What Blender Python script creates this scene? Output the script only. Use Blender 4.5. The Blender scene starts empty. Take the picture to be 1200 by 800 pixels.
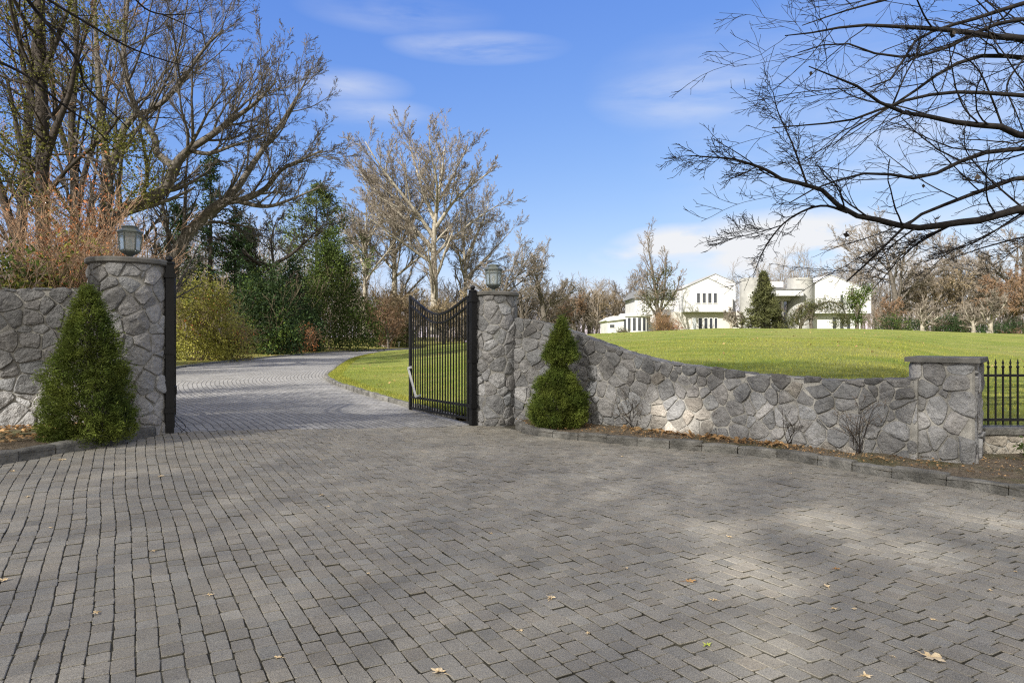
import bpy, math, random
import numpy as np
from mathutils import Vector, noise as mnoise

R_ = math.radians
sc = bpy.context.scene
COL = sc.collection
rng = np.random.default_rng(11)
random.seed(5)
CAMZ = 1.6


def W(px, py, d):
    """a point of the photograph at depth d, in metres"""
    return np.array([(px - 600) / 800 * d, d, CAMZ + (400 - py) / 800 * d])


def sstep(a, b, x):
    t = np.clip((np.asarray(x, float) - a) / (b - a), 0, 1)
    return t * t * (3 - 2 * t)


def nrm(v):
    return v / np.maximum(np.linalg.norm(v, axis=-1, keepdims=True), 1e-9)


# ------------------------------------------------------------------ objects
def prop(o, label=None, cat=None, group=None, kind=None):
    if label: o['label'] = label
    if cat: o['category'] = cat
    if group: o['group'] = group
    if kind: o['kind'] = kind
    return o


def thing(name, label, cat, loc=(0, 0, 0), rz=0.0, group=None):
    o = bpy.data.objects.new(name, None)
    o.empty_display_size = 0.1
    o.location = loc
    o.rotation_euler = (0, 0, rz)
    COL.objects.link(o)
    return prop(o, label, cat, group)


def dup(root, loc, rz, scale=1.0, label=None, group=None):
    r = root.copy()
    COL.objects.link(r)
    r.location = loc
    r.rotation_euler = (0, 0, rz)
    r.scale = (scale, scale, scale) if np.isscalar(scale) else scale
    if label: r['label'] = label
    if group: r['group'] = group
    for ch in list(root.children):
        c = ch.copy()
        COL.objects.link(c)
        c.parent = r
        for g in list(ch.children):
            d = g.copy()
            COL.objects.link(d)
            d.parent = c
    return r


class MB:
    """collects faces and links them as one mesh object"""
    def __init__(s):
        s.v, s.f, s.m, s.c, s.uv, s.n = [], [], [], [], [], 0

    def add(s, v, f, mat=0, tint=1.0, uv=None):
        v = np.asarray(v, float).reshape(-1, 3)
        f = np.asarray(f, int)
        if f.ndim == 1: f = f.reshape(1, -1)
        t = np.asarray(tint, float)
        if t.ndim == 0: t = np.full((len(v), 3), float(t))
        elif t.ndim == 1 and len(t) == 3 and len(v) != 3: t = np.tile(t, (len(v), 1))
        elif t.ndim == 1: t = np.repeat(t[:, None], 3, 1)
        s.v.append(v); s.f.append(f + s.n); s.c.append(t)
        s.m.append(np.full(len(f), mat))
        s.uv.append(np.zeros((len(v), 2)) if uv is None else np.asarray(uv, float))
        s.n += len(v)

    def box(s, x0, x1, y0, y1, z0, z1, mat=0, tint=1.0):
        v = [(x0, y0, z0), (x1, y0, z0), (x1, y1, z0), (x0, y1, z0), (x0, y0, z1), (x1, y0, z1), (x1, y1, z1), (x0, y1, z1)]
        s.add(v, [(0, 3, 2, 1), (4, 5, 6, 7), (0, 1, 5, 4), (1, 2, 6, 5), (2, 3, 7, 6), (3, 0, 4, 7)], mat, tint)

    def bar(s, a, b, w, h, mat=0, tint=1.0, up=(0, 0, 1)):
        """a rectangular bar from a to b, w across, h along up"""
        a = np.asarray(a, float); b = np.asarray(b, float)
        t = nrm(b - a); u = np.asarray(up, float)
        x = np.cross(t, u)
        if np.linalg.norm(x) < 1e-4: x = np.cross(t, (1, 0, 0))
        x = nrm(x); u = nrm(np.cross(x, t))
        o = [-x * w / 2 - u * h / 2, x * w / 2 - u * h / 2, x * w / 2 + u * h / 2, -x * w / 2 + u * h / 2]
        v = [a + p for p in o] + [b + p for p in o]
        s.add(v, [(0, 3, 2, 1), (4, 5, 6, 7), (0, 1, 5, 4), (1, 2, 6, 5), (2, 3, 7, 6), (3, 0, 4, 7)], mat, tint)

    def prism(s, outline, y0, y1, mat=0, tint=1.0):
        """a front outline of (x, z) points, clockwise or not, pushed from y0 back to y1"""
        n = len(outline)
        v = [(x, y0, z) for x, z in outline] + [(x, y1, z) for x, z in outline]
        area = sum(outline[i][0] * outline[(i + 1) % n][1] - outline[(i + 1) % n][0] * outline[i][1] for i in range(n))
        r = list(range(n))
        if area < 0: r = r[::-1]
        s.add(v, [r], mat, tint)
        b = s.n - 2 * n
        s.f.append(np.array([[b + n + i for i in r[::-1]]])); s.m.append(np.array([mat]))
        for k in range(n):
            i, j = r[k], r[(k + 1) % n]
            s.f.append(np.array([[b + j, b + i, b + n + i, b + n + j]])); s.m.append(np.array([mat]))

    def lathe(s, prof, seg=24, loc=(0, 0, 0), mat=0, tint=1.0, rot=0.0, a0=0.0, a1=2 * math.pi):
        full = abs(a1 - a0 - 2 * math.pi) < 1e-6
        n = seg if full else seg + 1
        a = a0 + (a1 - a0) * np.arange(n) / seg + rot
        v = np.array([[r * np.cos(a) + loc[0], r * np.sin(a) + loc[1], np.full(n, z + loc[2])] for r, z in prof]).transpose(0, 2, 1)
        K = len(prof)
        f = []
        for k in range(K - 1):
            for i in range(seg):
                j = (i + 1) % n
                f.append((k * n + i, k * n + j, (k + 1) * n + j, (k + 1) * n + i))
        s.add(v.reshape(-1, 3), f, mat, tint)

    def tubes(s, P, R, sides=4, mat=0, tint=1.0, cap=True):
        """P (M,K,3), R (M,K)"""
        P = np.asarray(P, float); R = np.asarray(R, float)
        M, K = P.shape[:2]
        T = nrm(np.gradient(P, axis=1))
        tot = nrm(P[:, -1] - P[:, 0])
        ref = np.where(np.abs(tot[:, 2:3]) > 0.8, np.array([[1.0, 0, 0]]), np.array([[0, 0, 1.0]]))
        n1 = nrm(np.cross(T, ref[:, None, :])); n2 = np.cross(T, n1)
        a = 2 * np.pi * np.arange(sides) / sides
        ring = P[:, :, None, :] + R[:, :, None, None] * (np.cos(a)[None, None, :, None] * n1[:, :, None, :] + np.sin(a)[None, None, :, None] * n2[:, :, None, :])
        idx = np.arange(M * K * sides).reshape(M, K, sides)
        nx = np.roll(idx, -1, axis=2)
        f = np.stack([idx[:, :-1], nx[:, :-1], nx[:, 1:], idx[:, 1:]], -1).reshape(-1, 4)
        t = np.asarray(tint, float)
        if t.ndim >= 1 and t.shape[0] == M: t = np.repeat(t, K * sides, axis=0)
        s.add(ring.reshape(-1, 3), f, mat, t)
        if cap and sides >= 4:
            b = s.n - M * K * sides
            s.f.append(idx[:, -1, :] + b); s.m.append(np.full(M, mat))

    def leaves(s, C, size, rs, aspect=0.5, D=None, mat=0, tint=1.0, bend=0.15):
        """bent leaf-shaped faces at C"""
        n = len(C)
        D = nrm(rs.normal(size=(n, 3))) if D is None else nrm(D)
        B = nrm(np.cross(D, rs.normal(size=(n, 3))))
        N = np.cross(D, B)
        L = (np.asarray(size) * rs.uniform(0.65, 1.35, n))[:, None]
        v = np.stack([C - D * L * .5, C + B * L * aspect * .5 + N * L * bend, C + D * L * .5, C - B * L * aspect * .5 + N * L * bend], 1)
        t = np.asarray(tint, float)
        if t.ndim >= 1 and t.shape[0] == n: t = np.repeat(t, 4, axis=0)
        s.add(v.reshape(-1, 3), np.arange(4 * n).reshape(n, 4), mat, t)

    def build(s, name, mats, parent=None, smooth=False, loc=None):
        me = bpy.data.meshes.new(name)
        v = np.concatenate(s.v).astype(np.float32)
        me.vertices.add(len(v)); me.vertices.foreach_set('co', v.ravel())
        lt = np.concatenate([np.full(len(f), f.shape[1]) for f in s.f]).astype(np.int32)
        li = np.concatenate([f.ravel() for f in s.f]).astype(np.int32)
        me.loops.add(len(li)); me.loops.foreach_set('vertex_index', li)
        me.polygons.add(len(lt))
        me.polygons.foreach_set('loop_start', np.concatenate([[0], np.cumsum(lt)[:-1]]).astype(np.int32))
        me.polygons.foreach_set('loop_total', lt)
        me.polygons.foreach_set('material_index', np.concatenate(s.m).astype(np.int32))
        me.polygons.foreach_set('use_smooth', np.full(len(lt), smooth))
        at = me.attributes.new('tint', 'FLOAT_COLOR', 'POINT')
        c = np.concatenate(s.c); c = np.concatenate([c, np.ones((len(c), 1))], 1).astype(np.float32)
        at.data.foreach_set('color', c.ravel())
        uv = np.concatenate(s.uv)
        if np.any(uv):
            l = me.uv_layers.new(name='UVMap')
            l.data.foreach_set('uv', uv[li].astype(np.float32).ravel())
        me.update(calc_edges=True); me.validate()
        for m in (mats if isinstance(mats, (list, tuple)) else [mats]): me.materials.append(m)
        o = bpy.data.objects.new(name, me)
        if parent is not None: o.parent = parent
        if loc is not None: o.location = loc
        COL.objects.link(o)
        return o


# ------------------------------------------------------------------ materials
class NT:
    def __init__(s, name):
        s.m = bpy.data.materials.new(name); s.m.use_nodes = True
        s.t = s.m.node_tree; s.n = s.t.nodes; s.l = s.t.links
        s.b = s.n['Principled BSDF']

    def new(s, t, **k):
        x = s.n.new(t)
        for a, b in k.items(): setattr(x, a, b)
        return x

    def put(s, sock, v):
        if hasattr(v, 'links') or isinstance(v, bpy.types.NodeSocket): s.l.new(v, sock)
        else: sock.default_value = (*v, 1) if isinstance(v, tuple) and len(v) == 3 and sock.type == 'RGBA' else v

    def noise(s, co, scale, detail=4, rough=0.55, dist=0.0):
        x = s.new('ShaderNodeTexNoise'); s.put(x.inputs['Vector'], co)
        x.inputs['Scale'].default_value = scale; x.inputs['Detail'].default_value = detail
        x.inputs['Roughness'].default_value = rough; x.inputs['Distortion'].default_value = dist
        return x.outputs['Fac']

    def ramp(s, f, a, b, ca=(0, 0, 0), cb=(1, 1, 1)):
        x = s.new('ShaderNodeValToRGB'); s.put(x.inputs[0], f)
        e = x.color_ramp.elements
        e[0].position, e[1].position = a, b
        e[0].color, e[1].color = (*ca, 1), (*cb, 1)
        return x.outputs['Color']

    def mix(s, f, a, b, mode='MIX'):
        x = s.new('ShaderNodeMix', data_type='RGBA', blend_type=mode)
        s.put(x.inputs['Factor'], f); s.put(x.inputs[6], a); s.put(x.inputs[7], b)
        return x.outputs[2]

    def math(s, op, a, b=0.0, c=0.0):
        x = s.new('ShaderNodeMath', operation=op)
        s.put(x.inputs[0], a); s.put(x.inputs[1], b); s.put(x.inputs[2], c)
        return x.outputs[0]

    def tint(s): return s.new('ShaderNodeAttribute', attribute_name='tint').outputs['Color']
    def pos(s): return s.new('ShaderNodeNewGeometry').outputs['Position']
    def obj(s): return s.new('ShaderNodeTexCoord').outputs['Object']

    def bump(s, h, strength, dist):
        x = s.new('ShaderNodeBump'); s.put(x.inputs['Height'], h)
        x.inputs['Strength'].default_value = strength; x.inputs['Distance'].default_value = dist
        s.l.new(x.outputs['Normal'], s.b.inputs['Normal'])

    def done(s, col, rough=0.8, spec=0.3, metal=0.0):
        s.put(s.b.inputs['Base Color'], col)
        s.put(s.b.inputs['Roughness'], rough)
        s.b.inputs['Specular IOR Level'].default_value = spec
        s.b.inputs['Metallic'].default_value = metal
        return s.m


def pmat(name, a, b, scale=3.0, rough=0.8, bump=0.0, bscale=40.0, bdist=0.01, spec=0.25, metal=0.0, lo=0.35, hi=0.65):
    t = NT(name); co = t.obj()
    f = t.ramp(t.noise(co, scale, 5), lo, hi)
    col = t.mix(1.0, t.mix(f, a, b), t.tint(), 'MULTIPLY')
    if bump: t.bump(t.noise(co, bscale, 5), bump, bdist)
    return t.done(col, rough, spec, metal)


def foliage_mat(name, a, b, scale=2.0, trans=0.25):
    t = NT(name); co = t.obj()
    f = t.ramp(t.noise(co, scale, 4), 0.3, 0.7)
    col = t.mix(1.0, t.mix(f, a, b), t.tint(), 'MULTIPLY')
    t.done(col, 0.65, 0.2)
    tr = t.new('ShaderNodeBsdfTranslucent'); t.put(tr.inputs['Color'], col)
    mx = t.new('ShaderNodeMixShader'); mx.inputs[0].default_value = trans
    t.l.new(t.b.outputs[0], mx.inputs[1]); t.l.new(tr.outputs[0], mx.inputs[2])
    t.l.new(mx.outputs[0], t.n['Material Output'].inputs['Surface'])
    return t.m


def stone_mat():
    t = NT('fieldstone'); co = t.pos()
    big = t.ramp(t.noise(co, 1.1, 4), 0.35, 0.68)
    base = t.mix(big, (0.25, 0.25, 0.252), (0.41, 0.407, 0.405))
    fine = t.ramp(t.noise(co, 17, 8, 0.7), 0.3, 0.72)
    base = t.mix(fine, t.mix(0.55, base, (0.07, 0.07, 0.075)), base)
    pale = t.ramp(t.noise(co, 8, 7, 0.7, 0.6), 0.56, 0.72)
    base = t.mix(t.math('MULTIPLY', pale, 0.45), base, (0.50, 0.49, 0.475))
    lich = t.ramp(t.noise(co, 3.1, 6, 0.65), 0.6, 0.7)
    base = t.mix(t.math('MULTIPLY', lich, 0.4), base, (0.16, 0.16, 0.12))
    col = t.mix(1.0, base, t.tint(), 'MULTIPLY')
    def facet(scale):
        v = t.new('ShaderNodeTexVoronoi'); v.inputs['Scale'].default_value = scale
        n_ = t.new('ShaderNodeTexNoise'); t.l.new(co, n_.inputs['Vector']); n_.inputs['Scale'].default_value = scale * .9; n_.inputs['Detail'].default_value = 3
        a_ = t.new('ShaderNodeVectorMath', operation='SCALE'); t.l.new(n_.outputs['Color'], a_.inputs[0]); a_.inputs['Scale'].default_value = .35
        b_ = t.new('ShaderNodeVectorMath', operation='ADD'); t.l.new(co, b_.inputs[0]); t.l.new(a_.outputs[0], b_.inputs[1])
        t.l.new(b_.outputs[0], v.inputs['Vector'])
        return v.outputs['Distance']
    h = t.math('ADD', t.math('MULTIPLY', t.noise(co, 11, 7, 0.65), .8), t.math('MULTIPLY', t.noise(co, 45, 5, 0.7), 0.35))
    h = t.math('ADD', h, t.math('ADD', t.math('MULTIPLY', facet(5.0), .9), t.math('MULTIPLY', facet(12.0), .3)))
    t.bump(h, 0.9, 0.045)
    return t.done(col, 0.85, 0.25)


def mortar_mat():
    t = NT('mortar'); co = t.pos()
    f = t.ramp(t.noise(co, 4, 6), 0.35, 0.65)
    col = t.mix(1.0, t.mix(f, (0.20, 0.195, 0.18), (0.37, 0.36, 0.335)), t.tint(), 'MULTIPLY')
    t.bump(t.noise(co, 60, 5), 0.7, 0.01)
    return t.done(col, 0.95, 0.1)


def paver_mat():
    t = NT('tumbled_paver'); co = t.pos()
    sp = t.ramp(t.noise(co, 150, 4, 0.85), 0.36, 0.68)
    base = t.mix(sp, (0.110, 0.102, 0.086), (0.385, 0.365, 0.322))
    dirt = t.ramp(t.noise(co, 0.55, 5, 0.6), 0.36, 0.66)
    base = t.mix(t.math('MULTIPLY', dirt, 0.55), base, (0.215, 0.20, 0.17))
    st = t.ramp(t.noise(co, 0.9, 6, 0.7, .8), 0.50, 0.70)
    base = t.mix(t.math('MULTIPLY', st, 0.30), base, (0.10, 0.095, 0.08))
    fl = t.ramp(t.noise(co, 120, 2, 0.5), 0.69, 0.74)
    base = t.mix(t.math('MULTIPLY', fl, 0.3), base, (0.5, 0.49, 0.46))
    col = t.mix(1.0, base, t.tint(), 'MULTIPLY')
    h = t.math('ADD', t.noise(co, 30, 3), t.math('MULTIPLY', t.noise(co, 140, 4, 0.8), 0.7))
    t.bump(h, 0.7, 0.007)
    return t.done(col, 0.86, 0.25)


def drive_mat():
    t = NT('driveway_paver')
    uv = t.new('ShaderNodeTexCoord').outputs['UV']
    co = t.pos()
    ns = t.new('ShaderNodeTexNoise'); t.l.new(uv, ns.inputs['Vector']); ns.inputs['Scale'].default_value = 2.2
    wob = t.new('ShaderNodeVectorMath', operation='SCALE'); t.l.new(ns.outputs['Color'], wob.inputs[0]); wob.inputs['Scale'].default_value = 0.07
    ad = t.new('ShaderNodeVectorMath', operation='ADD'); t.l.new(uv, ad.inputs[0]); t.l.new(wob.outputs[0], ad.inputs[1])
    b = t.new('ShaderNodeTexBrick'); t.l.new(ad.outputs[0], b.inputs['Vector'])
    b.inputs['Scale'].default_value = 1.0; b.inputs['Brick Width'].default_value = 0.17; b.inputs['Row Height'].default_value = 0.125
    b.inputs['Mortar Size'].default_value = 0.011; b.inputs['Mortar Smooth'].default_value = 0.4
    b.inputs['Color1'].default_value = (0.245, 0.24, 0.23, 1); b.inputs['Color2'].default_value = (0.33, 0.325, 0.31, 1)
    b.inputs['Mortar'].default_value = (0.10, 0.097, 0.09, 1)
    sp = t.ramp(t.noise(co, 1.4, 6, 0.65), 0.3, 0.7, (0.78, 0.77, 0.75), (1.1, 1.1, 1.1))
    col = t.mix(1.0, b.outputs['Color'], sp, 'MULTIPLY')
    t.bump(t.math('ADD', t.math('MULTIPLY', b.outputs['Fac'], -1.0), t.math('MULTIPLY', t.noise(co, 40, 4), 0.3)), 0.6, 0.01)
    return t.done(col, 0.75, 0.3)


def lawn_mat():
    t = NT('lawn_grass'); co = t.pos()
    st = t.new('ShaderNodeMapping'); t.l.new(co, st.inputs['Vector']); st.inputs['Scale'].default_value = (0.75, 1.0, 1.0)
    f1 = t.ramp(t.noise(st.outputs[0], 0.55, 6, 0.65), 0.33, 0.67)
    base = t.mix(f1, (0.15, 0.215, 0.032), (0.36, 0.355, 0.10))
    f2 = t.ramp(t.noise(co, 9, 5, 0.7), 0.35, 0.7)
    base = t.mix(t.math('MULTIPLY', f2, 0.55), base, (0.165, 0.225, 0.04))
    f3 = t.ramp(t.noise(co, 60, 4, 0.8), 0.3, 0.75, (0.45, 0.45, 0.4), (1.4, 1.4, 1.35))
    base = t.mix(1.0, base, f3, 'MULTIPLY')
    f4 = t.ramp(t.noise(co, 0.16, 3), 0.5, 0.72)
    base = t.mix(t.math('MULTIPLY', f4, 0.4), base, (0.30, 0.26, 0.11))
    t.bump(t.noise(co, 70, 4, 0.8), 0.9, 0.05)
    return t.done(base, 0.9, 0.1)


def soil_mat(name, a, b):
    t = NT(name); co = t.pos()
    f = t.ramp(t.noise(co, 22, 8, 0.75), 0.35, 0.66)
    base = t.mix(f, a, b)
    g = t.ramp(t.noise(co, 1.5, 4), 0.5, 0.68)
    base = t.mix(t.math('MULTIPLY', g, 0.5), base, (0.10, 0.12, 0.04))
    t.bump(t.noise(co, 35, 8, 0.75), 1.0, 0.05)
    return t.done(base, 0.95, 0.1)


M = {}
M['stone'] = stone_mat()
M['mortar'] = mortar_mat()
M['paver'] = paver_mat()
M['drive'] = drive_mat()
M['lawn'] = lawn_mat()
M['joint'] = pmat('joint_sand', (0.04, 0.038, 0.03), (0.11, 0.104, 0.082), 5, 0.95, 0.5, 80)
M['soil'] = soil_mat('mulch', (0.09, 0.07, 0.05), (0.30, 0.25, 0.19))
M['woodfloor'] = soil_mat('leafy_ground', (0.10, 0.075, 0.04), (0.24, 0.18, 0.09))
M['kerb'] = pmat('granite_kerb', (0.10, 0.098, 0.09), (0.21, 0.205, 0.19), 5, 0.88, 1.0, 28, 0.03)
M['cap'] = pmat('bluestone_cap', (0.075, 0.075, 0.07), (0.15, 0.145, 0.135), 4, 0.8, 0.5, 30, 0.01)
M['iron'] = pmat('black_iron', (0.006, 0.006, 0.007), (0.011, 0.011, 0.012), 12, 0.5, 0.15, 90, 0.003, 0.3)
M['steel'] = pmat('galvanised_steel', (0.42, 0.43, 0.44), (0.55, 0.56, 0.57), 8, 0.35, 0.1, 60, 0.003, 0.5, 0.6)
M['bronze'] = pmat('weathered_metal', (0.10, 0.115, 0.105), (0.19, 0.21, 0.19), 9, 0.5, 0.2, 60, 0.004, 0.5, 0.3)
M['bark'] = pmat('grey_bark', (0.066, 0.058, 0.049), (0.15, 0.134, 0.114), 6, 0.9, 0.8, 30, 0.03)
M['darkbark'] = pmat('dark_bark', (0.022, 0.018, 0.015), (0.058, 0.048, 0.04), 7, 0.9, 0.8, 40, 0.02)
M['palebark'] = pmat('pale_bark', (0.18, 0.16, 0.125), (0.38, 0.35, 0.29), 3, 0.85, 0.4, 30, 0.02)
M['twig'] = pmat('brown_twig', (0.14, 0.105, 0.075), (0.24, 0.185, 0.135), 2, 0.9)
M['redtwig'] = pmat('reddish_twig', (0.17, 0.105, 0.068), (0.27, 0.18, 0.11), 2, 0.9)
M['tantwig'] = pmat('tan_twig', (0.20, 0.155, 0.10), (0.33, 0.265, 0.17), 2, 0.9)
M['greytwig'] = pmat('grey_brown_twig', (0.14, 0.118, 0.095), (0.25, 0.215, 0.175), 2, 0.9)
M['neardark'] = pmat('near_bark', (0.007, 0.006, 0.006), (0.022, 0.019, 0.017), 9, 0.9, 0.6, 60, 0.01)
M['spruce'] = foliage_mat('spruce_needles', (0.058, 0.094, 0.017), (0.14, 0.168, 0.03), 3.0)
M['darkgreen'] = foliage_mat('dark_evergreen', (0.016, 0.034, 0.012), (0.04, 0.07, 0.022), 1.2)
M['yellowgreen'] = foliage_mat('yellow_green_leaf', (0.20, 0.205, 0.036), (0.39, 0.37, 0.09), 1.0, 0.35)
M['midgreen'] = foliage_mat('mid_green_leaf', (0.045, 0.085, 0.018), (0.12, 0.16, 0.03), 0.8, 0.3)
M['pinegreen'] = foliage_mat('pine_needles', (0.05, 0.075, 0.024), (0.115, 0.14, 0.042), 0.9, 0.3)
M['arbor'] = foliage_mat('arborvitae_leaf', (0.026, 0.046, 0.013), (0.075, 0.10, 0.022), 0.8, 0.3)
M['ivy'] = foliage_mat('ivy_leaf', (0.08, 0.085, 0.018), (0.16, 0.16, 0.035), 0.9, 0.3)
M['olive'] = foliage_mat('olive_leaf', (0.065, 0.075, 0.03), (0.13, 0.135, 0.055), 0.9, 0.3)
M['rustleaf'] = foliage_mat('rust_leaf', (0.30, 0.10, 0.04), (0.45, 0.20, 0.08), 1.0, 0.3)
M['redleaf'] = foliage_mat('orange_red_leaf', (0.30, 0.10, 0.045), (0.40, 0.19, 0.075), 1.0, 0.3)
M['deadleaf'] = foliage_mat('dead_leaf', (0.24, 0.13, 0.055), (0.40, 0.27, 0.14), 2.0, 0.2)
M['tanleaf'] = pmat('tan_leaf', (0.52, 0.39, 0.22), (0.66, 0.54, 0.36), 30, 0.7, 0.3, 60, 0.003)
M['brownleaf'] = pmat('brown_leaf', (0.30, 0.17, 0.07), (0.42, 0.27, 0.13), 30, 0.7, 0.3, 60, 0.003)
M['greenleaf'] = pmat('green_leaf', (0.30, 0.36, 0.06), (0.42, 0.45, 0.10), 30, 0.6, 0.3, 60, 0.003)
M['blade'] = foliage_mat('grass_blade', (0.16, 0.20, 0.024), (0.33, 0.31, 0.06), 0.6, 0.3)
M['stucco'] = pmat('white_stucco', (0.52, 0.525, 0.53), (0.60, 0.605, 0.61), 0.6, 0.85, 0.1, 20, 0.01)
M['cream'] = pmat('cream_stucco', (0.48, 0.465, 0.43), (0.55, 0.535, 0.50), 0.6, 0.85, 0.1, 20, 0.01)
M['greystucco'] = pmat('grey_stone_cladding', (0.28, 0.28, 0.27), (0.38, 0.38, 0.365), 1.2, 0.85, 0.2, 8, 0.02)
M['roofgrey'] = pmat('grey_roofing', (0.13, 0.135, 0.14), (0.21, 0.215, 0.22), 1.5, 0.8, 0.3, 10, 0.02)
M['pane'] = pmat('dark_glass', (0.03, 0.035, 0.045), (0.06, 0.065, 0.075), 0.6, 0.12, spec=0.5)
M['curtain'] = pmat('pale_glass', (0.42, 0.45, 0.48), (0.5, 0.53, 0.55), 0.6, 0.3)
M['whiteframe'] = pmat('white_paint', (0.58, 0.585, 0.59), (0.62, 0.625, 0.63), 2, 0.6)
M['whiterock'] = pmat('white_rock', (0.6, 0.6, 0.58), (0.78, 0.78, 0.76), 4, 0.8, 0.6, 14, 0.03)


def glass_mat():
    t = NT('lantern_glass'); co = t.obj()
    c = t.mix(t.ramp(t.noise(co, 14, 5), 0.35, 0.65), (0.60, 0.66, 0.63), (0.78, 0.82, 0.80))
    t.b.inputs['Transmission Weight'].default_value = 0.72
    t.bump(t.noise(co, 30, 3), 0.15, 0.004)
    return t.done(c, 0.28, 0.5)


M['glass'] = glass_mat()


# ------------------------------------------------------------------ paths and terrain
def spline(pts, n):
    """Catmull-Rom through pts, resampled to n points evenly"""
    p = np.asarray(pts, float)
    e = np.vstack([2 * p[0] - p[1], p, 2 * p[-1] - p[-2]])
    out = []
    for i in range(1, len(e) - 2):
        t = np.linspace(0, 1, 16, endpoint=False)[:, None]
        a, b, c, d = e[i - 1], e[i], e[i + 1], e[i + 2]
        out.append(0.5 * (2 * b + (c - a) * t + (2 * a - 5 * b + 4 * c - d) * t * t + (3 * b - a - 3 * c + d) * t ** 3))
    q = np.vstack(out + [p[-1:]])
    s = np.concatenate([[0], np.cumsum(np.linalg.norm(np.diff(q, axis=0), axis=1))])
    u = np.linspace(0, s[-1], n)
    return np.stack([np.interp(u, s, q[:, k]) for k in range(q.shape[1])], 1)


def plen(p): return float(np.linalg.norm(np.diff(p, axis=0), axis=1).sum())


def road(x, y):
    x = np.asarray(x, float); y = np.asarray(y, float)
    r = np.log1p(np.exp(np.clip((y - 27) / 4, -30, 30))) * 4
    return 0.275 * sstep(0.3, 5.6, -x) * sstep(2.5, 9, y) + 0.0068 * r


DL = spline([(-5.0, 9.9), (-6.3, 11.6), (-9.3, 15.5), (-13, 22), (-15.6, 31), (-17, 42), (-17.4, 54), (-16.8, 67), (-14.3, 83), (-8, 98)], 220)
DR = spline([(-0.75, 12.9), (-1.3, 14.0), (-2.5, 15.7), (-4.7, 19.2), (-6.6, 24), (-7.7, 29), (-9.1, 36), (-10.8, 46), (-11.9, 57), (-12.6, 68), (-10.8, 79), (-4, 92)], 220)
WR = spline([(-0.1, 13.12), (0.75, 12.75), (1.55, 12.15), (2.7, 11.1), (3.8, 10.0), (5.12, 8.62)], 80)   # right wing wall, front face
WL = spline([(-5.75, 10.05), (-6.5, 9.85), (-7.2, 9.45), (-8.1, 8.75), (-9.2, 7.6), (-10.5, 5.6), (-11.4, 3.2)], 90)
KR = spline([(0.05, 12.55), (0.25, 11.75), (0.75, 11.2), (1.36, 10.8), (2.1, 10.25), (3.0, 9.75), (3.6, 9.25), (4.1, 8.45), (4.5, 7.85), (5.2, 6.95), (6.2, 5.7), (8.2, 3.2)], 160)
KL = spline([(-5.0, 9.62), (-5.06, 9.0), (-5.22, 8.45), (-5.5, 7.7), (-5.75, 7.2), (-6.3, 6.2), (-7.2, 4.9), (-8.6, 3.4), (-9.6, 1.6)], 110)


def dist_poly(x, y, P):
    d = np.full(np.shape(x), 1e9)
    for i in range(0, len(P), 2):
        d = np.minimum(d, np.hypot(x - P[i, 0], y - P[i, 1]))
    return d


def lawn(x, y):
    x = np.asarray(x, float); y = np.asarray(y, float)
    a = x / np.maximum(y, 9)
    z10 = np.interp(a, [-.3, -.1, 0, .1, .25, .5, .57, .65, .8, 1.3], [.28, .2, .45, .85, .92, .96, .92, .38, .30, .22])
    H = np.interp(a, [-.3, -.15, 0, .125, .3, .5, .75, 1.3], [.8, .95, 1.75, 2.42, 2.93, 2.9, 2.35, 1.9])
    f = np.clip((y - 10) / 60, 0, 1)
    f = 1 - (1 - f) ** 1.25
    z = z10 + (H - z10) * f
    k = sstep(0.1, 5.5, dist_poly(x, y, DR))
    e = road(x, y) + 0.1
    return e + (z - e) * k + 0.02 * np.sin(x * .35 + 1) * np.sin(y * .22) * k


def left_ground(x, y):
    x = np.asarray(x, float); y = np.asarray(y, float)
    d = dist_poly(x, y, DL)
    return road(x, y) + 0.1 + 0.45 * sstep(1, 9, d) + 0.9 * sstep(8, 40, d)


def sheet(name, X, Y, Z, mat, label_kind='structure', UV=None):
    r, c = X.shape
    i = np.arange(r * c).reshape(r, c)
    f = np.stack([i[:-1, :-1], i[:-1, 1:], i[1:, 1:], i[1:, :-1]], -1).reshape(-1, 4)
    m = MB()
    m.add(np.stack([X, Y, Z], -1).reshape(-1, 3), f, 0, 1.0, None if UV is None else UV.reshape(-1, 2))
    return prop(m.build(name, mat, smooth=True), kind=label_kind)


# far ground
gx = np.linspace(-1, 1, 60)
gx = np.sign(gx) * np.abs(gx) ** 3 * 2500
X, Y = np.meshgrid(gx, gx + 60)
sheet('ground', X, Y, np.full_like(X, -0.06) + 0 * X, M['woodfloor'])

# forecourt bed of joint sand under the pavers
X, Y = np.meshgrid(np.linspace(-13, 13, 80), np.linspace(-7, 13.6, 70))
sheet('forecourt_bed', X, Y, road(X, Y) + 0.003, M['joint'])

# driveway
n = 200
L = DL[np.linspace(0, 219, n).astype(int)]; Rr = DR[np.linspace(0, 219, n).astype(int)]
t = np.linspace(0, 1, 18)[None, :]
X = L[:, :1] * (1 - t) + Rr[:, :1] * t; Y = L[:, 1:] * (1 - t) + Rr[:, 1:] * t
mid = (L + Rr) / 2
vs = np.concatenate([[0], np.cumsum(np.linalg.norm(np.diff(mid, axis=0), axis=1))])
wd = np.linalg.norm(L - Rr, axis=1)
UV = np.stack([np.repeat(vs[:, None], 18, 1), (t - .5) * wd[:, None]], -1)
sheet('driveway', X, Y, road(X, Y) + 0.012, M['drive'], UV=UV)

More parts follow.
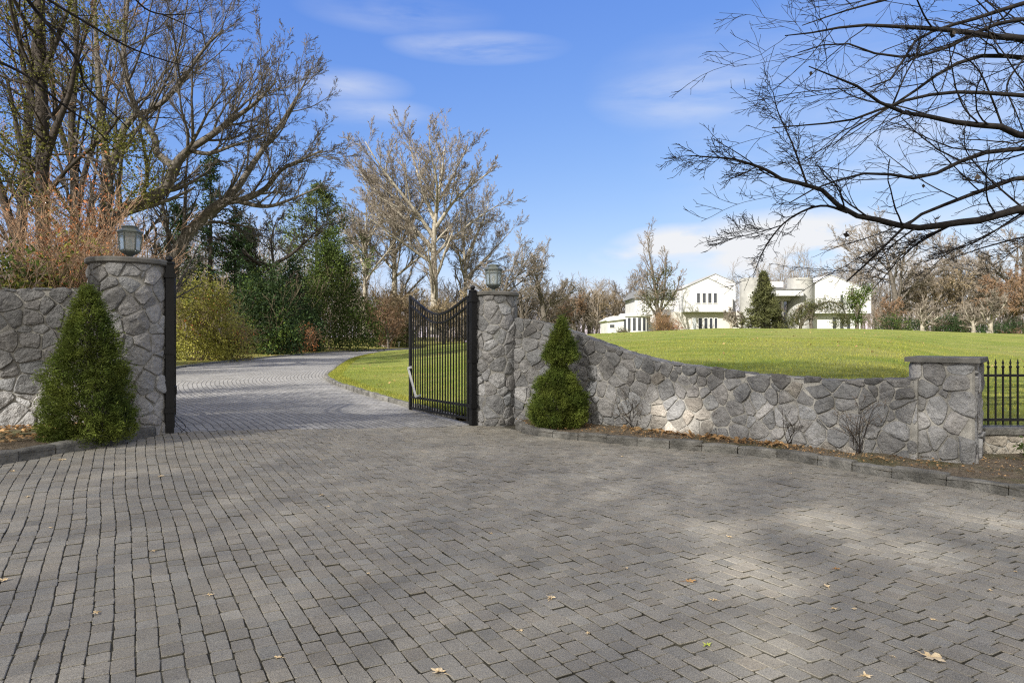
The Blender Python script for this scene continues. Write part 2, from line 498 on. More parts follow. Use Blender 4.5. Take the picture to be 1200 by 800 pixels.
# the lawn on the hill
ys = np.concatenate([np.linspace(8.98, 14, 34), 14 + (np.linspace(0, 1, 110)[1:] ** 1.7) * 156])
order = np.argsort(WR[:, 1])
wb = WR + np.array([0.16, 0.14])
xl = np.where(ys < 13.1, np.interp(ys, wb[order, 1], wb[order, 0]), np.interp(ys, np.concatenate([[13.1], DR[8:180, 1]]), np.concatenate([[0.0], DR[8:180, 0] + .05])))
t = np.linspace(0, 1, 110)[None, :] ** 1.6
xr = 22 + ys * 1.3
X = xl[:, None] + t * (xr - xl)[:, None]; Y = np.repeat(ys[:, None], 110, 1)
Y = np.where(X > 5.75, np.maximum(Y, 9.32), Y)
LAWNZ = lawn(X, Y)
sheet('lawn', X, Y, LAWNZ, M['lawn'])

# verge and wood floor left of the driveway
ys = np.concatenate([np.linspace(9.9, 30, 30), np.linspace(31, 150, 80)])
oL = np.argsort(DL[:, 1])
xr = np.interp(ys, DL[oL, 1], DL[oL, 0])
t = np.linspace(0, 1, 60)[None, :] ** 1.8
X = xr[:, None] - t * (60 + 0.3 * ys[:, None]); Y = np.repeat(ys[:, None], 60, 1)
m_ = NT('verge'); co = m_.pos()
a_ = m_.mix(m_.ramp(m_.noise(co, 6, 6, .7), .35, .65), (0.12, 0.15, 0.03), (0.27, 0.23, 0.08))
m_.bump(m_.noise(co, 40, 5, .8), 0.9, 0.05)
M['verge'] = m_.done(a_, 0.9, 0.1)
vt = 3.2
k = (t * (60 + 0.3 * ys[:, None]))
sheet('verge', X, Y, left_ground(X, Y), M['verge'])

# planting beds between kerb and wall
def bed(name, A, B, mat, seed):
    n = 120
    ia = spline(A, n); ib = spline(B, n)
    t = np.linspace(0, 1, 16)[None, :]
    X = ia[:, :1] * (1 - t) + ib[:, :1] * t; Y = ia[:, 1:] * (1 - t) + ib[:, 1:] * t
    Z = road(X, Y) + 0.085 + 0.05 * t
    for i in range(n):
        for j in range(16):
            Z[i, j] += 0.03 * mnoise.noise(Vector((X[i, j] * 3, Y[i, j] * 3, seed)))
    sheet(name, X, Y, Z, mat)

bed('planting_bed', KR[8::8], np.vstack([WR[2:78:4] + [.15, .12], [[6.2, 8.9], [8, 8.95], [11, 8.95]]]), M['soil'], 3)
bed('planting_bed', KL[2::8], WL[3:60:4] + [0, .2], M['soil'], 7)


# ------------------------------------------------------------------ pavers of the forecourt
def inside(px, py, poly):
    c = np.zeros(px.shape, bool); n = len(poly)
    for i in range(n):
        x0, y0 = poly[i]; x1, y1 = poly[(i + 1) % n]
        if y0 == y1: continue
        h = ((y0 > py) != (y1 > py)) & (px < (x1 - x0) * (py - y0) / (y1 - y0) + x0)
        c ^= h
    return c

GD = np.array([-0.494, 0.869]); GX = np.array([0.869, 0.494])
COURT = np.vstack([KR[6:], [[9, 2], [9, 0.6], [-8.5, 0.6], [-8.6, 3.4]], KL[::-1], [[-5.0, 9.95], [-0.75, 12.95], [-0.2, 12.75]]])
CW = 0.107
cu, cv, cl, cw = [], [], [], []
for c in range(-125, 150):
    u = c * CW
    v = -6 + rng.uniform(0, .2)
    while v < 20:
        l = rng.choice([0.10, 0.128, 0.146, 0.162], p=[.15, .35, .35, .15]) * rng.uniform(.95, 1.05)
        cu.append(u); cv.append(v + l / 2); cl.append(l); cw.append(CW)
        v += l
cu, cv, cl, cw = map(np.array, (cu, cv, cl, cw))
# gentle waviness of the courses
def wav(u, v): return u + 0.03 * np.sin(v * .4 + 1.2) + 0.012 * np.sin(v * 1.3 + u * .4) + 0.006 * np.sin(v * 3.1 + u * 1.7)
cxy = wav(cu, cv)[:, None] * GX + cv[:, None] * GD
keep = inside(cxy[:, 0], cxy[:, 1], COURT) & (cxy[:, 1] > .7) & (np.abs(cxy[:, 0]) < cxy[:, 1] * .85 + 3.6)
cu, cv, cl, cw = cu[keep], cv[keep], cl[keep], cw[keep]
N = len(cu)
ch = 0.007
tpl = np.array([(-1, -1, 1, 0), (1, -1, -1, 0), (1, -1, 0, 1), (1, 1, 0, -1), (1, 1, -1, 0), (-1, 1, 1, 0), (-1, 1, 0, -1), (-1, -1, 0, 1)], float)
jo = 0.003
hw = (cw / 2 - jo * .85)[:, None]; hl = (cl / 2 - jo * 1.2)[:, None]
chx = ch * rng.uniform(.5, 1.5, (N, 8))
ou = tpl[None, :, 0] * hw + tpl[None, :, 2] * chx + rng.normal(0, .0022, (N, 8))
ov = tpl[None, :, 1] * hl + tpl[None, :, 3] * chx + rng.normal(0, .0022, (N, 8))
th = rng.normal(0, .011, (N, 1))
hz = rng.normal(0, .0022, (N, 1)); tu = rng.normal(0, .014, (N, 1)); tv = rng.normal(0, .014, (N, 1))
V = []
for sc_, dz in ((1.0, -0.016), (0.992, -0.003), (0.93, 0.0015)):
    uu, vv = ou * sc_, ov * (1 - (1 - sc_) * .7)
    z = hz + dz + tu * uu + tv * vv
    u2 = cu[:, None] + uu - th * vv; v2 = cv[:, None] + vv + th * uu
    xy = wav(u2, v2)[..., None] * GX + v2[..., None] * GD
    V.append(np.concatenate([xy, (road(xy[..., 0], xy[..., 1]) + z + 0.012)[..., None]], -1))
V = np.stack(V, 1)                                  # N,3,8,3
idx = np.arange(N * 24).reshape(N, 3, 8)
nx = np.roll(idx, -1, 2)
side4 = np.stack([idx[:, :-1], nx[:, :-1], nx[:, 1:], idx[:, 1:]], -1)
side = side4[:, 1].reshape(-1, 4)
val = np.clip(rng.normal(1.0, .07, N), .78, 1.2)
hue = rng.normal(0, .012, N)
tc = np.stack([val * (1 + hue), val, val * (1 - hue * 1.2)], 1)
pm = MB()
pm.add(V.reshape(-1, 3), side, 0, np.repeat(tc, 24, 0))
pm.f.append(idx[:, 2, :]); pm.m.append(np.zeros(N, int))
pm.f.append(side4[:, 0].reshape(-1, 4)); pm.m.append(np.ones(N * 8, int))
prop(pm.build('forecourt_paving', [M['paver'], M['joint']]), kind='structure')


# ------------------------------------------------------------------ kerbs
def kerb(name, P, w, h, seed, lmin=.42, lmax=.6, side=1.0, dz=0.0):
    rs = np.random.default_rng(seed)
    s = np.concatenate([[0], np.cumsum(np.linalg.norm(np.diff(P, axis=0), axis=1))])
    m = MB(); u = 0.0
    def at(q): return np.array([np.interp(q, s, P[:, 0]), np.interp(q, s, P[:, 1])])
    while u < s[-1] - .15:
        l = min(rs.uniform(lmin, lmax), s[-1] - u)
        a, b = at(u + .006), at(u + l - .006)
        tdir = (b - a) / np.linalg.norm(b - a); nn = np.array([-tdir[1], tdir[0]]) * side
        hh = h + rs.normal(0, .008); off = rs.normal(0, .006); bev = .018
        prof = [(0, -.12), (0, hh - bev), (bev, hh), (w - bev, hh), (w, hh - bev), (w, -.12)]
        nseg = 4
        g = []
        for k in range(nseg + 1):
            f = k / nseg; c = a + (b - a) * f
            sh = .012 if k in (0, nseg) else 0
            for (o, z) in prof:
                o2 = min(max(o, sh), w - sh) if z > 0 else o
                q = c + nn * (o2 + off + rs.normal(0, .004))
                g.append((q[0], q[1], float(road(q[0], q[1])) + dz + (z - sh * .6 if z > 0 else z) + rs.normal(0, .003)))
        np_ = len(prof)
        f = [(k * np_ + i, k * np_ + i + 1, (k + 1) * np_ + i + 1, (k + 1) * np_ + i) for k in range(nseg) for i in range(np_ - 1)]
        m.add(g, f, 0, rs.uniform(.72, 1.15))
        base = m.n - len(g)
        m.f.append(np.array([[base + i for i in range(np_)]])); m.m.append(np.array([0]))
        m.f.append(np.array([[base + nseg * np_ + i for i in range(np_)][::-1]])); m.m.append(np.array([0]))
        u += l
    o = m.build(name, M['kerb'])
    return prop(o, kind='structure')

kerb('kerb', KR, 0.16, 0.135, 1, side=1.0)
kerb('kerb', KL, 0.16, 0.14, 2, side=-1.0)
kerb('kerb', DR[3:], 0.14, 0.12, 3, .5, .8, side=-1.0)
kerb('kerb', DL[30:], 0.14, 0.12, 4, .5, .8, side=1.0)


# ------------------------------------------------------------------ masonry
def clip_poly(poly, a, b, c):
    """keep a*x+b*y<=c"""
    out = []; n = len(poly)
    for i in range(n):
        p, q = poly[i], poly[(i + 1) % n]
        dp, dq = a * p[0] + b * p[1] - c, a * q[0] + b * q[1] - c
        if dp <= 0: out.append(p)
        if (dp < 0 < dq) or (dq < 0 < dp):
            t = dp / (dp - dq)
            out.append((p[0] + t * (q[0] - p[0]), p[1] + t * (q[1] - p[1])))
    return out


def stones(m, L, top, P, size, seed, joint=.0065, relief=.032, bottom=0.0, tintf=None, ratio=0.62):
    """irregular stones over the strip 0..L x bottom..top(u); P(u, h, out) gives the point"""
    rs = np.random.default_rng(seed)
    seeds = []
    hmax = max(top(u) for u in np.linspace(0, L, 30))
    row = 0; h = bottom - size * .2
    while h < hmax + size:
        u = -size * rs.uniform(0, 1)
        while u < L + size:
            seeds.append((u + rs.normal(0, size * .16), h + rs.normal(0, size * ratio * .28)))
            u += size * rs.choice([.6, .85, 1.1, 1.4], p=[.2, .35, .3, .15])
        h += size * ratio
    S = np.array(seeds)
    Wt = rs.normal(0, 1, len(S)) * (size * .42) ** 2 * .55
    for i, (su, sh) in enumerate(S):
        if su < -size * .2 or su > L + size * .2: continue
        tp = top(min(max(su, 0), L))
        if sh > tp + size * .25 or sh < bottom - size * .3: continue
        r = size * 1.7
        poly = [(su - r, sh - r), (su + r, sh - r), (su + r, sh + r), (su - r, sh + r)]
        dd = np.hypot(S[:, 0] - su, S[:, 1] - sh)
        for j in np.argsort(dd)[1:22]:
            if dd[j] > 2.4 * size or dd[j] < 1e-6: continue
            nx_, ny_ = (S[j] - S[i]) / dd[j]
            poly = clip_poly(poly, nx_, ny_, nx_ * (S[i][0] + S[j][0]) / 2 + ny_ * (S[i][1] + S[j][1]) / 2 - joint + (Wt[i] - Wt[j]) / (2 * dd[j]))
            if len(poly) < 3: break
        if len(poly) < 3: continue
        for (a, b, c) in ((-1, 0, -.002), (1, 0, L - .002), (0, -1, -bottom)):
            poly = clip_poly(poly, a, b, c)
            if len(poly) < 3: break
        if len(poly) < 3: continue
        sl = (top(min(su + .1, L)) - top(max(su - .1, 0))) / (min(su + .1, L) - max(su - .1, 0))
        jt = rs.uniform(-.03, .02)
        poly = clip_poly(poly, -sl, 1, tp + jt - sl * min(max(su, 0), L))
        if len(poly) < 3: continue
        A = np.array(poly); cen = A.mean(0)
        area = .5 * abs(np.sum(A[:, 0] * np.roll(A[:, 1], -1) - A[:, 1] * np.roll(A[:, 0], -1)))
        if area < .0035: continue
        # cut corners, then add points along the edges
        q = []; cc_ = rs.uniform(.012, .04)
        for k in range(len(A)):
            a, b, c = A[k - 1], A[k], A[(k + 1) % len(A)]
            f1 = min(.3, cc_ / max(np.linalg.norm(a - b), 1e-3)); f2 = min(.3, cc_ / max(np.linalg.norm(c - b), 1e-3))
            q.append(b + (a - b) * f1); q.append(b + (c - b) * f2)
        q = np.array(q)
        fine = []
        for k in range(len(q)):
            a, b = q[k], q[(k + 1) % len(q)]
            nn = max(1, int(np.linalg.norm(b - a) / .075))
            for e in range(nn): fine.append(a + (b - a) * e / nn)
        q = np.array(fine); n = len(q)
        q += rs.normal(0, .004, q.shape)
        off = np.array([rs.uniform(-.35, .35), rs.uniform(-.35, .35)]) * math.sqrt(area) * .5
        pk = cen + off
        rel = relief * rs.uniform(.55, 1.35); tx, ty = rs.normal(0, .07, 2)
        vs_ = []
        for tt, hh in ((1.0, -.02), (.985, .45), (.93, .80), (.70, .93), (.38, 1.0)):
            c0 = cen + (pk - cen) * (1 - tt)
            for p in q:
                u, h = c0 + (p - c0) * tt
                nz = mnoise.noise(Vector((u * 6, h * 6, seed * 3.1 + i))) * .4 + mnoise.noise(Vector((u * 16, h * 16, seed * 1.7))) * .22
                o = rel * hh + (rel * nz * (1.1 - abs(tt - .7)) + (tx * (u - cen[0]) + ty * (h - cen[1]))) * (1 if tt < .98 else .15)
                vs_.append(P(u, h, o))
        vs_.append(P(pk[0], pk[1], rel * 1.02))
        f = [(k * n + a, k * n + (a + 1) % n, (k + 1) * n + (a + 1) % n, (k + 1) * n + a) for k in range(4) for a in range(n)]
        v = float(np.clip(rs.normal(1.0, .16), .6, 1.5)); w = rs.normal(0, .013)
        tint = np.array([v * (1 + w), v, v * (1 - w)])
        if tintf is not None: tint = tint * tintf(su, sh, rs)
        m.add(vs_, f, 0, tint)
        b0 = m.n - len(vs_)
        m.f.append(np.array([(b0 + 4 * n + a, b0 + 4 * n + (a + 1) % n, b0 + 5 * n) for a in range(n)])); m.m.append(np.zeros(n, int))


def path_fn(Pth, z0f, back=False):
    s = np.concatenate([[0], np.cumsum(np.linalg.norm(np.diff(Pth, axis=0), axis=1))])
    T = nrm(np.gradient(Pth, axis=0))
    Nn = np.stack([T[:, 1], -T[:, 0]], 1)
    def at(u, o=0.0):
        x = np.interp(u, s, Pth[:, 0]); y = np.interp(u, s, Pth[:, 1])
        nx_ = np.interp(u, s, Nn[:, 0]); ny_ = np.interp(u, s, Nn[:, 1])
        return x + nx_ * o, y + ny_ * o
    return s[-1], at


def wing_wall(name, label, Pth, topz, thick, size, seed, flip, tintf):
    """topz(u) absolute height; the face looks to the right hand of the path (or left with flip)"""
    Pq = Pth[::-1] if flip else Pth
    L, at = path_fn(Pq, None)
    tz = (lambda u: topz(L - u)) if flip else topz
    m = MB()
    def Pf(u, h, o):
        x, y = at(u, o); return (x, y, h)
    stones(m, L, tz, Pf, size, seed, bottom=-.05, tintf=tintf)
    # stones laid along the top
    def Pt(u, h, o):
        x, y = at(u, .02 - h); return (x, y, tz(min(max(u, 0), L)) - .035 + o * .6)
    stones(m, L, lambda u: thick, Pt, size * .95, seed + 50, bottom=0.0, relief=.035, ratio=.7, tintf=lambda u, h, rs: np.array([.62, .62, .62]))
    def Pb(u, h, o):
        x, y = at(u, -thick - o); return (x, y, h)
    # mortar core
    n = 90
    us = np.linspace(0, L, n)
    g = []
    for u in us:
        zt = tz(u) - .03
        for (o, z) in ((0.004, -.15), (0.004, zt), (-thick, zt), (-thick, -.15)):
            x, y = at(u, o); g.append((x, y, z))
    f = [(k * 4 + i, (k + 1) * 4 + i, (k + 1) * 4 + (i + 1) % 4, k * 4 + (i + 1) % 4) for k in range(n - 1) for i in range(4)]
    m.add(g, f, 1)
    b = m.n - len(g)
    m.f.append(np.array([[b, b + 1, b + 2, b + 3]])); m.m.append(np.array([1]))
    m.f.append(np.array([[b + 4 * n - 1, b + 4 * n - 2, b + 4 * n - 3, b + 4 * n - 4]])); m.m.append(np.array([1]))
    o = m.build(name, [M['stone'], M['mortar']], smooth=False)
    return prop(o, label, 'wall')


LWR = plen(WR)
_u = np.array([0, .25, .9, 1.75, 2.4, 3.05, 3.6, 4.6, 6.0, LWR]) * (LWR / LWR)
WR_T = ([0, .28, .82, 1.62, 2.42, 3.15, 3.85, 4.8, 5.9, LWR], [2.06, 2.05, 1.97, 1.70, 1.45, 1.29, 1.22, 1.13, 1.09, 1.16])
def wr_top(u): return float(np.interp(u, *WR_T))
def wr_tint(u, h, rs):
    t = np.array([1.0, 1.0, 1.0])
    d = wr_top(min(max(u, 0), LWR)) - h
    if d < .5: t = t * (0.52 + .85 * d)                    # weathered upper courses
    if 3.0 < u < 4.1 and h < .62 and rs.random() < .6: t = t * np.array([1.22, 1.15, 1.04])   # a few tan stones low down
    elif rs.random() < .05: t = t * np.array([1.2, 1.12, 1.0])
    return t
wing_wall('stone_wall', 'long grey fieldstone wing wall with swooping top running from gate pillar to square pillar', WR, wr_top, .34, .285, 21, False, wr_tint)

def wl_top(u): return float(np.interp(u, [0, .6, 1.6, 2.6, 4.4], [2.43, 2.40, 2.33, 2.15, 1.7]))
LWL = plen(WL)
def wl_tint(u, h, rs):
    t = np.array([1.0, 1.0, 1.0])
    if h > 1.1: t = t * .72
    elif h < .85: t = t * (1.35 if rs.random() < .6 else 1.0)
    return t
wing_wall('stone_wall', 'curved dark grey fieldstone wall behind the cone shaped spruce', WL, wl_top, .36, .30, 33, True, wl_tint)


def round_pillar(label, cx, cy, r, z0, z1, seed, size):
    root = thing('gate_pillar', label, 'pillar', (cx, cy, z0))
    H = z1 - z0 - .075
    m = MB()
    L = 2 * math.pi * r
    def Pf(u, h, o):
        a = u / r + math.pi / 2; return ((r + o - .02) * math.cos(a), (r + o - .02) * math.sin(a), h)
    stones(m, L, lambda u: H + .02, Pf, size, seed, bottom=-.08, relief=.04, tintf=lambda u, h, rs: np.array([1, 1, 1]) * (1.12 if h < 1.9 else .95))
    m.lathe([(r - .012, -.2), (r - .012, H)], 48, mat=1)
    m.build('shaft', [M['stone'], M['mortar']], root)
    c = MB()
    R2 = r + .055
    c.lathe([(.02, H - .01), (R2 - .02, H - .01), (R2, H + .006), (R2, H + .05), (R2 - .02, H + .072), (.02, H + .078), (0.001, H + .078)], 56)
    c.build('cap', M['cap'], root)
    return root

PLx, PLy, PLz, PLt = -5.52, 9.85, 0.24, 2.77
PRx, PRy, PRz, PRt = -0.36, 13.25, 0.03, 2.55
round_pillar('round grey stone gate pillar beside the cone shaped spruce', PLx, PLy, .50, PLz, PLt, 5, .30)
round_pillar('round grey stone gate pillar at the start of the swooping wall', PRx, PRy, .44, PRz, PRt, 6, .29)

# square end pillar
root = thing('square_pillar', 'square stone end pillar with flat dark cap beside the iron fence', 'pillar', (5.60, 8.28, 0))
d1 = np.array([-.74, .67]); d2 = np.array([.64, .77])
A0 = np.zeros(2); A1 = d1 * .66; A2 = A1 + d2 * .76; A3 = d2 * .76
def rounded(c, r=.05):
    out = []
    for i in range(4):
        p, q, s_ = c[i - 1], c[i], c[(i + 1) % 4]
        a = q + (p - q) / np.linalg.norm(p - q) * r; b = q + (s_ - q) / np.linalg.norm(s_ - q) * r
        for t in (0, .5, 1): out.append((1 - t) ** 2 * a + 2 * t * (1 - t) * q + t * t * b)
    out.append(out[0])
    return np.array(out)
loop = rounded([A0, A1, A2, A3])          # runs clockwise seen from above? faces must look outward
cc = (A0 + A2) / 2
Lq, atq = path_fn(loop, None)
tx_, ty_ = atq(.3, .1); bx_, by_ = atq(.3, -.1)
sgn = 1 if np.hypot(tx_ - cc[0], ty_ - cc[1]) > np.hypot(bx_ - cc[0], by_ - cc[1]) else -1
if sgn < 0:
    loop = loop[::-1]; Lq, atq = path_fn(loop, None)
m = MB()
def Pf(u, h, o):
    x, y = atq(min(max(u, 0), Lq), o); return (x, y, h)
stones(m, Lq, lambda u: 1.36, Pf, .33, 44, bottom=-.1, relief=.035)
us = np.linspace(0, Lq, 60)
g = []
for u in us:
    x, y = atq(u, .006); g += [(x, y, -.2), (x, y, 1.335)]
m.add(g, [(2 * k, 2 * k + 2, 2 * k + 3, 2 * k + 1) for k in range(59)], 1)
m.build('shaft', [M['stone'], M['mortar']], root)
c = MB()
for (ex, z0, z1) in ((.075, 1.34, 1.405),):
    e1, e2 = nrm(d1), nrm(d2)
    q = [A0 - e1 * ex - e2 * ex, A1 + e1 * ex - e2 * ex, A2 + e1 * ex + e2 * ex, A3 - e1 * ex + e2 * ex]
    lo = [(p[0], p[1], z0) for p in q] + [(p[0], p[1], z1 - .01) for p in q]
    q2 = [cc + (p - cc) * .975 for p in q]
    lo += [(p[0], p[1], z1) for p in q2]
    f = [(0, 1, 2, 3), (8, 11, 10, 9)] + [(i, i + 4, (i + 1) % 4 + 4, (i + 1) % 4) for i in range(4)] + [(i + 4, i + 8, (i + 1) % 4 + 8, (i + 1) % 4 + 4) for i in range(4)]
    c.add(lo, f)
c.build('cap', M['cap'], root)

# low wall and iron fence
FY = 9.12
m = MB()
Lf = 7.6
stones(m, Lf, lambda u: .36, lambda u, h, o: (5.95 + u, FY - o, h), .22, 71, bottom=-.05, relief=.025, tintf=lambda u, h, rs: np.array([1.55, 1.42, 1.2]))
m.box(5.95, 5.95 + Lf, FY - .002, FY + .3, -.1, .365, 1, 1.5)
o = m.build('low_stone_wall', [M['stone'], M['mortar']]); prop(o, 'low tan stone wall carrying the iron picket fence', 'wall')
cp = MB(); cp.box(5.9, 5.95 + Lf, FY - .06, FY + .36, .367, .44)
cp.build('coping', M['kerb'], o)

fr = thing('picket_fence', 'black iron picket fence with spear tips on the low stone wall', 'fence', (6.0, FY + .14, .44))
m = MB()
m.bar((0, 0, .1), (7.4, 0, .1), .03, .035); m.bar((0, 0, .70), (7.4, 0, .70), .03, .035)
m.build('rails', M['iron'], fr).name = 'rail'
m = MB()
for i in range(74):
    x = .06 + i * .1
    if i % 24 == 0 and i > 0: continue
    m.bar((x, 0, .03), (x, 0, .81), .018, .018, up=(0, 1, 0))
    m.lathe([(.009, .79), (.024, .815), (.006, .845), (.017, .865), (.001, .93)], 6, (x, 0, 0))
m.build('picket_panel', M['iron'], fr)
for i in (0, 24, 48, 72):
    m = MB(); m.bar((.06 + i * .1 - (.06 if i == 0 else 0), 0, -.04), (.06 + i * .1 - (.06 if i == 0 else 0), 0, .9), .05, .05, up=(0, 1, 0))
    m.lathe([(.03, .9), (.035, .92), (.01, .96), (.001, .965)], 8, (.06 + i * .1 - (.06 if i == 0 else 0), 0, 0))
    m.build('post', M['iron'], fr)


# ------------------------------------------------------------------ lanterns
def lantern():
    root = thing('pillar_lantern', '', 'lantern')
    m = MB()
    m.lathe([(.001, 0), (.075, 0), (.075, .015), (.035, .03), (.03, .055), (.045, .065), (.10, .095), (.125, .115), (.13, .13), (.001, .13)], 6, rot=.3)
    m.build('base', M['bronze'], root)
    m = MB()
    for k in range(6):
        a = .3 + k * math.pi / 3
        m.bar((.135 * math.cos(a), .135 * math.sin(a), .13), (.152 * math.cos(a), .152 * math.sin(a), .40), .016, .016, up=(math.cos(a), math.sin(a), 0))
        b = a + math.pi / 3
        for (rr, z) in ((.135, .14), (.152, .395), (.149, .35)):
            m.bar((rr * math.cos(a), rr * math.sin(a), z), (rr * math.cos(b), rr * math.sin(b), z), .012, .016)
    m.build('frame', M['bronze'], root)
    m = MB(); m.lathe([(.128, .132), (.145, .398)], 6, rot=.3); m.build('glass', M['glass'], root)
    m = MB(); m.lathe([(.012, .13), (.012, .2), (.03, .2), (.03, .3), (.001, .31)], 8); m.build('lamp', M['whiteframe'], root)
    m = MB()
    m.lathe([(.001, .40), (.16, .40), (.178, .405), (.178, .418), (.125, .45), (.105, .455), (.105, .475), (.118, .48), (.118, .492), (.06, .505), (.001, .51)], 6, rot=.3)
    m.build('roof', M['bronze'], root)
    return root

l1 = lantern(); l1.location = (PLx + .02, PLy - .02, PLt); l1.rotation_euler.z = .2
l1['label'] = 'hexagonal glass lantern on the gate pillar beside the cone shaped spruce'; l1['group'] = 'lanterns on the gate pillars'
l2 = dup(l1, (PRx, PRy, PRt), .75, 1.0, 'hexagonal glass lantern on the gate pillar where the swooping wall starts')
l2.scale = (1.03, 1.03, 1.08); l1.scale = (.98, .98, .98)


# ------------------------------------------------------------------ gates
def gate(label, hinge, direction, Lg, z0, z1, arm, group):
    ang = math.atan2(direction[1], direction[0])
    root = thing('driveway_gate', label, 'gate', (hinge[0], hinge[1], z0), ang, group)
    H = z1 - z0
    def top(x):
        t = x / Lg
        return H - .36 * math.sin(math.pi * min(max(t, 0), 1)) ** 1.25 + .12 * t
    m = MB()
    m.box(0, .07, -.035, .035, .03, H)
    m.box(Lg - .06, Lg, -.03, .03, 0.0, H + .15)
    for z in (.06, .30): m.box(.07, Lg - .06, -.018, .018, z, z + .045)
    xs = np.linspace(.07, Lg - .06, 25)
    for dz, hh in ((0, .045), (-.18, .035)):
        for a, b in zip(xs[:-1], xs[1:]):
            m.bar((a - .002, 0, top(a) + dz), (b + .002, 0, top(b) + dz), .04, hh)
    m.build('frame', M['iron'], root)
    m = MB()
    nb = 21
    for i in range(nb):
        x = .07 + (Lg - .13) * (i + 1) / (nb + 1)
        m.bar((x, 0, .06), (x, 0, top(x)), .022, .022, up=(0, 1, 0))
    m.build('picket_panel', M['iron'], root)
    if arm:
        m = MB()
        m.bar((Lg - .02, .05, .95), (Lg - .5, .1, .36), .035, .04); m.bar((Lg - .5, .1, .36), (Lg - .62, .05, .40), .035, .035)
        m.bar((Lg - .02, .05, .95), (Lg - .16, .05, .98), .04, .05)
        m.build('operator_arm', M['steel'], root)
    else:
        m = MB(); m.box(.25, .55, -.06, .05, .5, .62); m.build('latch_box', M['iron'], root)
    return root

HR = np.array([-0.80, 12.92]); HL = np.array([-4.99, 10.02])
g1 = gate('open black iron gate leaf with sagging top rail, grass seen through its bars', HR, (-.56, .83), 2.6, .06, 2.46, True, 'driveway gate leaves')
g2 = gate('open black iron gate leaf seen edge on beside the forsythia shrubs', HL, (-.432, .902), 2.35, .30, 2.66, False, 'driveway gate leaves')
for (h, z0, z1, lab) in ((HR + [.06, -.06], .0, 2.54, 'black gate post against the pillar where the swooping wall starts'), (HL + [.02, -.12], .22, 2.72, 'black gate post against the pillar beside the cone shaped spruce')):
    root = thing('gate_post', lab, 'post', (h[0], h[1], z0), .6)
    m = MB(); Hh = z1 - z0
    m.box(-.055, .055, -.055, .055, -.05, Hh); m.build('post_shaft', M['iron'], root)
    m = MB(); m.lathe([(.08, Hh + .002), (.08, Hh + .02), (.03, Hh + .035), (.05, Hh + .07), (.035, Hh + .105), (.001, Hh + .12)], 10); m.build('finial', M['iron'], root)
    for z in (.35, 1.2, Hh - .2):
        m = MB(); m.box(-.075, .075, -.075, .075, z, z + .07); m.build('hinge', M['iron'], root)
m = MB()
for (a, b, c) in (((0, 0, .30), (.14, .12, .10), (.09, .05, .01)), ((0, 0, .26), (.11, -.05, .14), (.22, .03, .01))):
    p = spline([a, b, c], 10)[None]; m.tubes(p, np.full((1, 10), .005), 5)
prop(m.build('cable_loop', M['iron'], loc=(HL[0] + .05, HL[1] - .1, .255)), 'thin black cable loops at the foot of the gate leaf seen edge on', 'cable')


# ------------------------------------------------------------------ trees
def grow(S, D, L, R0, K, jit, trop, rs, taper=.3, rmin=0.0):
    n = len(S)
    P = np.zeros((n, K, 3)); P[:, 0] = S; d = nrm(D)
    st = (L / (K - 1))[:, None]
    for k in range(1, K):
        d = nrm(d + rs.normal(0, jit, (n, 3)) + np.array([0, 0, trop]))
        P[:, k] = P[:, k - 1] + d * st
    R = R0[:, None] * (1 - (1 - taper) * np.linspace(0, 1, K)[None, :])
    return P, np.maximum(R, rmin)


def spawn(P, R, n, t0, t1, ang, lr, rr, rs, lmin=0.0, spread=.25, fall=.5, lmax=1e9, avoid_down=0.0):
    Mn, K = P.shape[:2]
    t = t0 + (t1 - t0) * ((np.arange(n)[None, :] + rs.uniform(0, 1, (Mn, n))) / n)
    x = t * (K - 1); i = np.clip(x.astype(int), 0, K - 2); f = (x - i)[..., None]
    r = np.arange(Mn)[:, None]
    S = P[r, i] * (1 - f) + P[r, i + 1] * f
    T = nrm(P[r, i + 1] - P[r, i])
    Rr_ = R[r, i] * (1 - f[..., 0]) + R[r, i + 1] * f[..., 0]
    pl = np.linalg.norm(np.diff(P, axis=1), axis=2).sum(1)[:, None]
    q = rs.normal(size=T.shape); q = nrm(q - T * (q * T).sum(-1, keepdims=True))
    if avoid_down: q[..., 2] += avoid_down; q = nrm(q - T * (q * T).sum(-1, keepdims=True))
    a = (ang * (1 + rs.normal(0, spread, t.shape)))[..., None]
    D = np.cos(a) * T + np.sin(a) * q
    L = np.clip(pl * lr * (1 - fall * (t - t0) / max(t1 - t0, 1e-6)) * rs.uniform(.65, 1.25, t.shape), lmin, lmax)
    R0 = Rr_ * rr * rs.uniform(.8, 1.1, t.shape)
    return S.reshape(-1, 3), D.reshape(-1, 3), L.ravel(), R0.ravel()


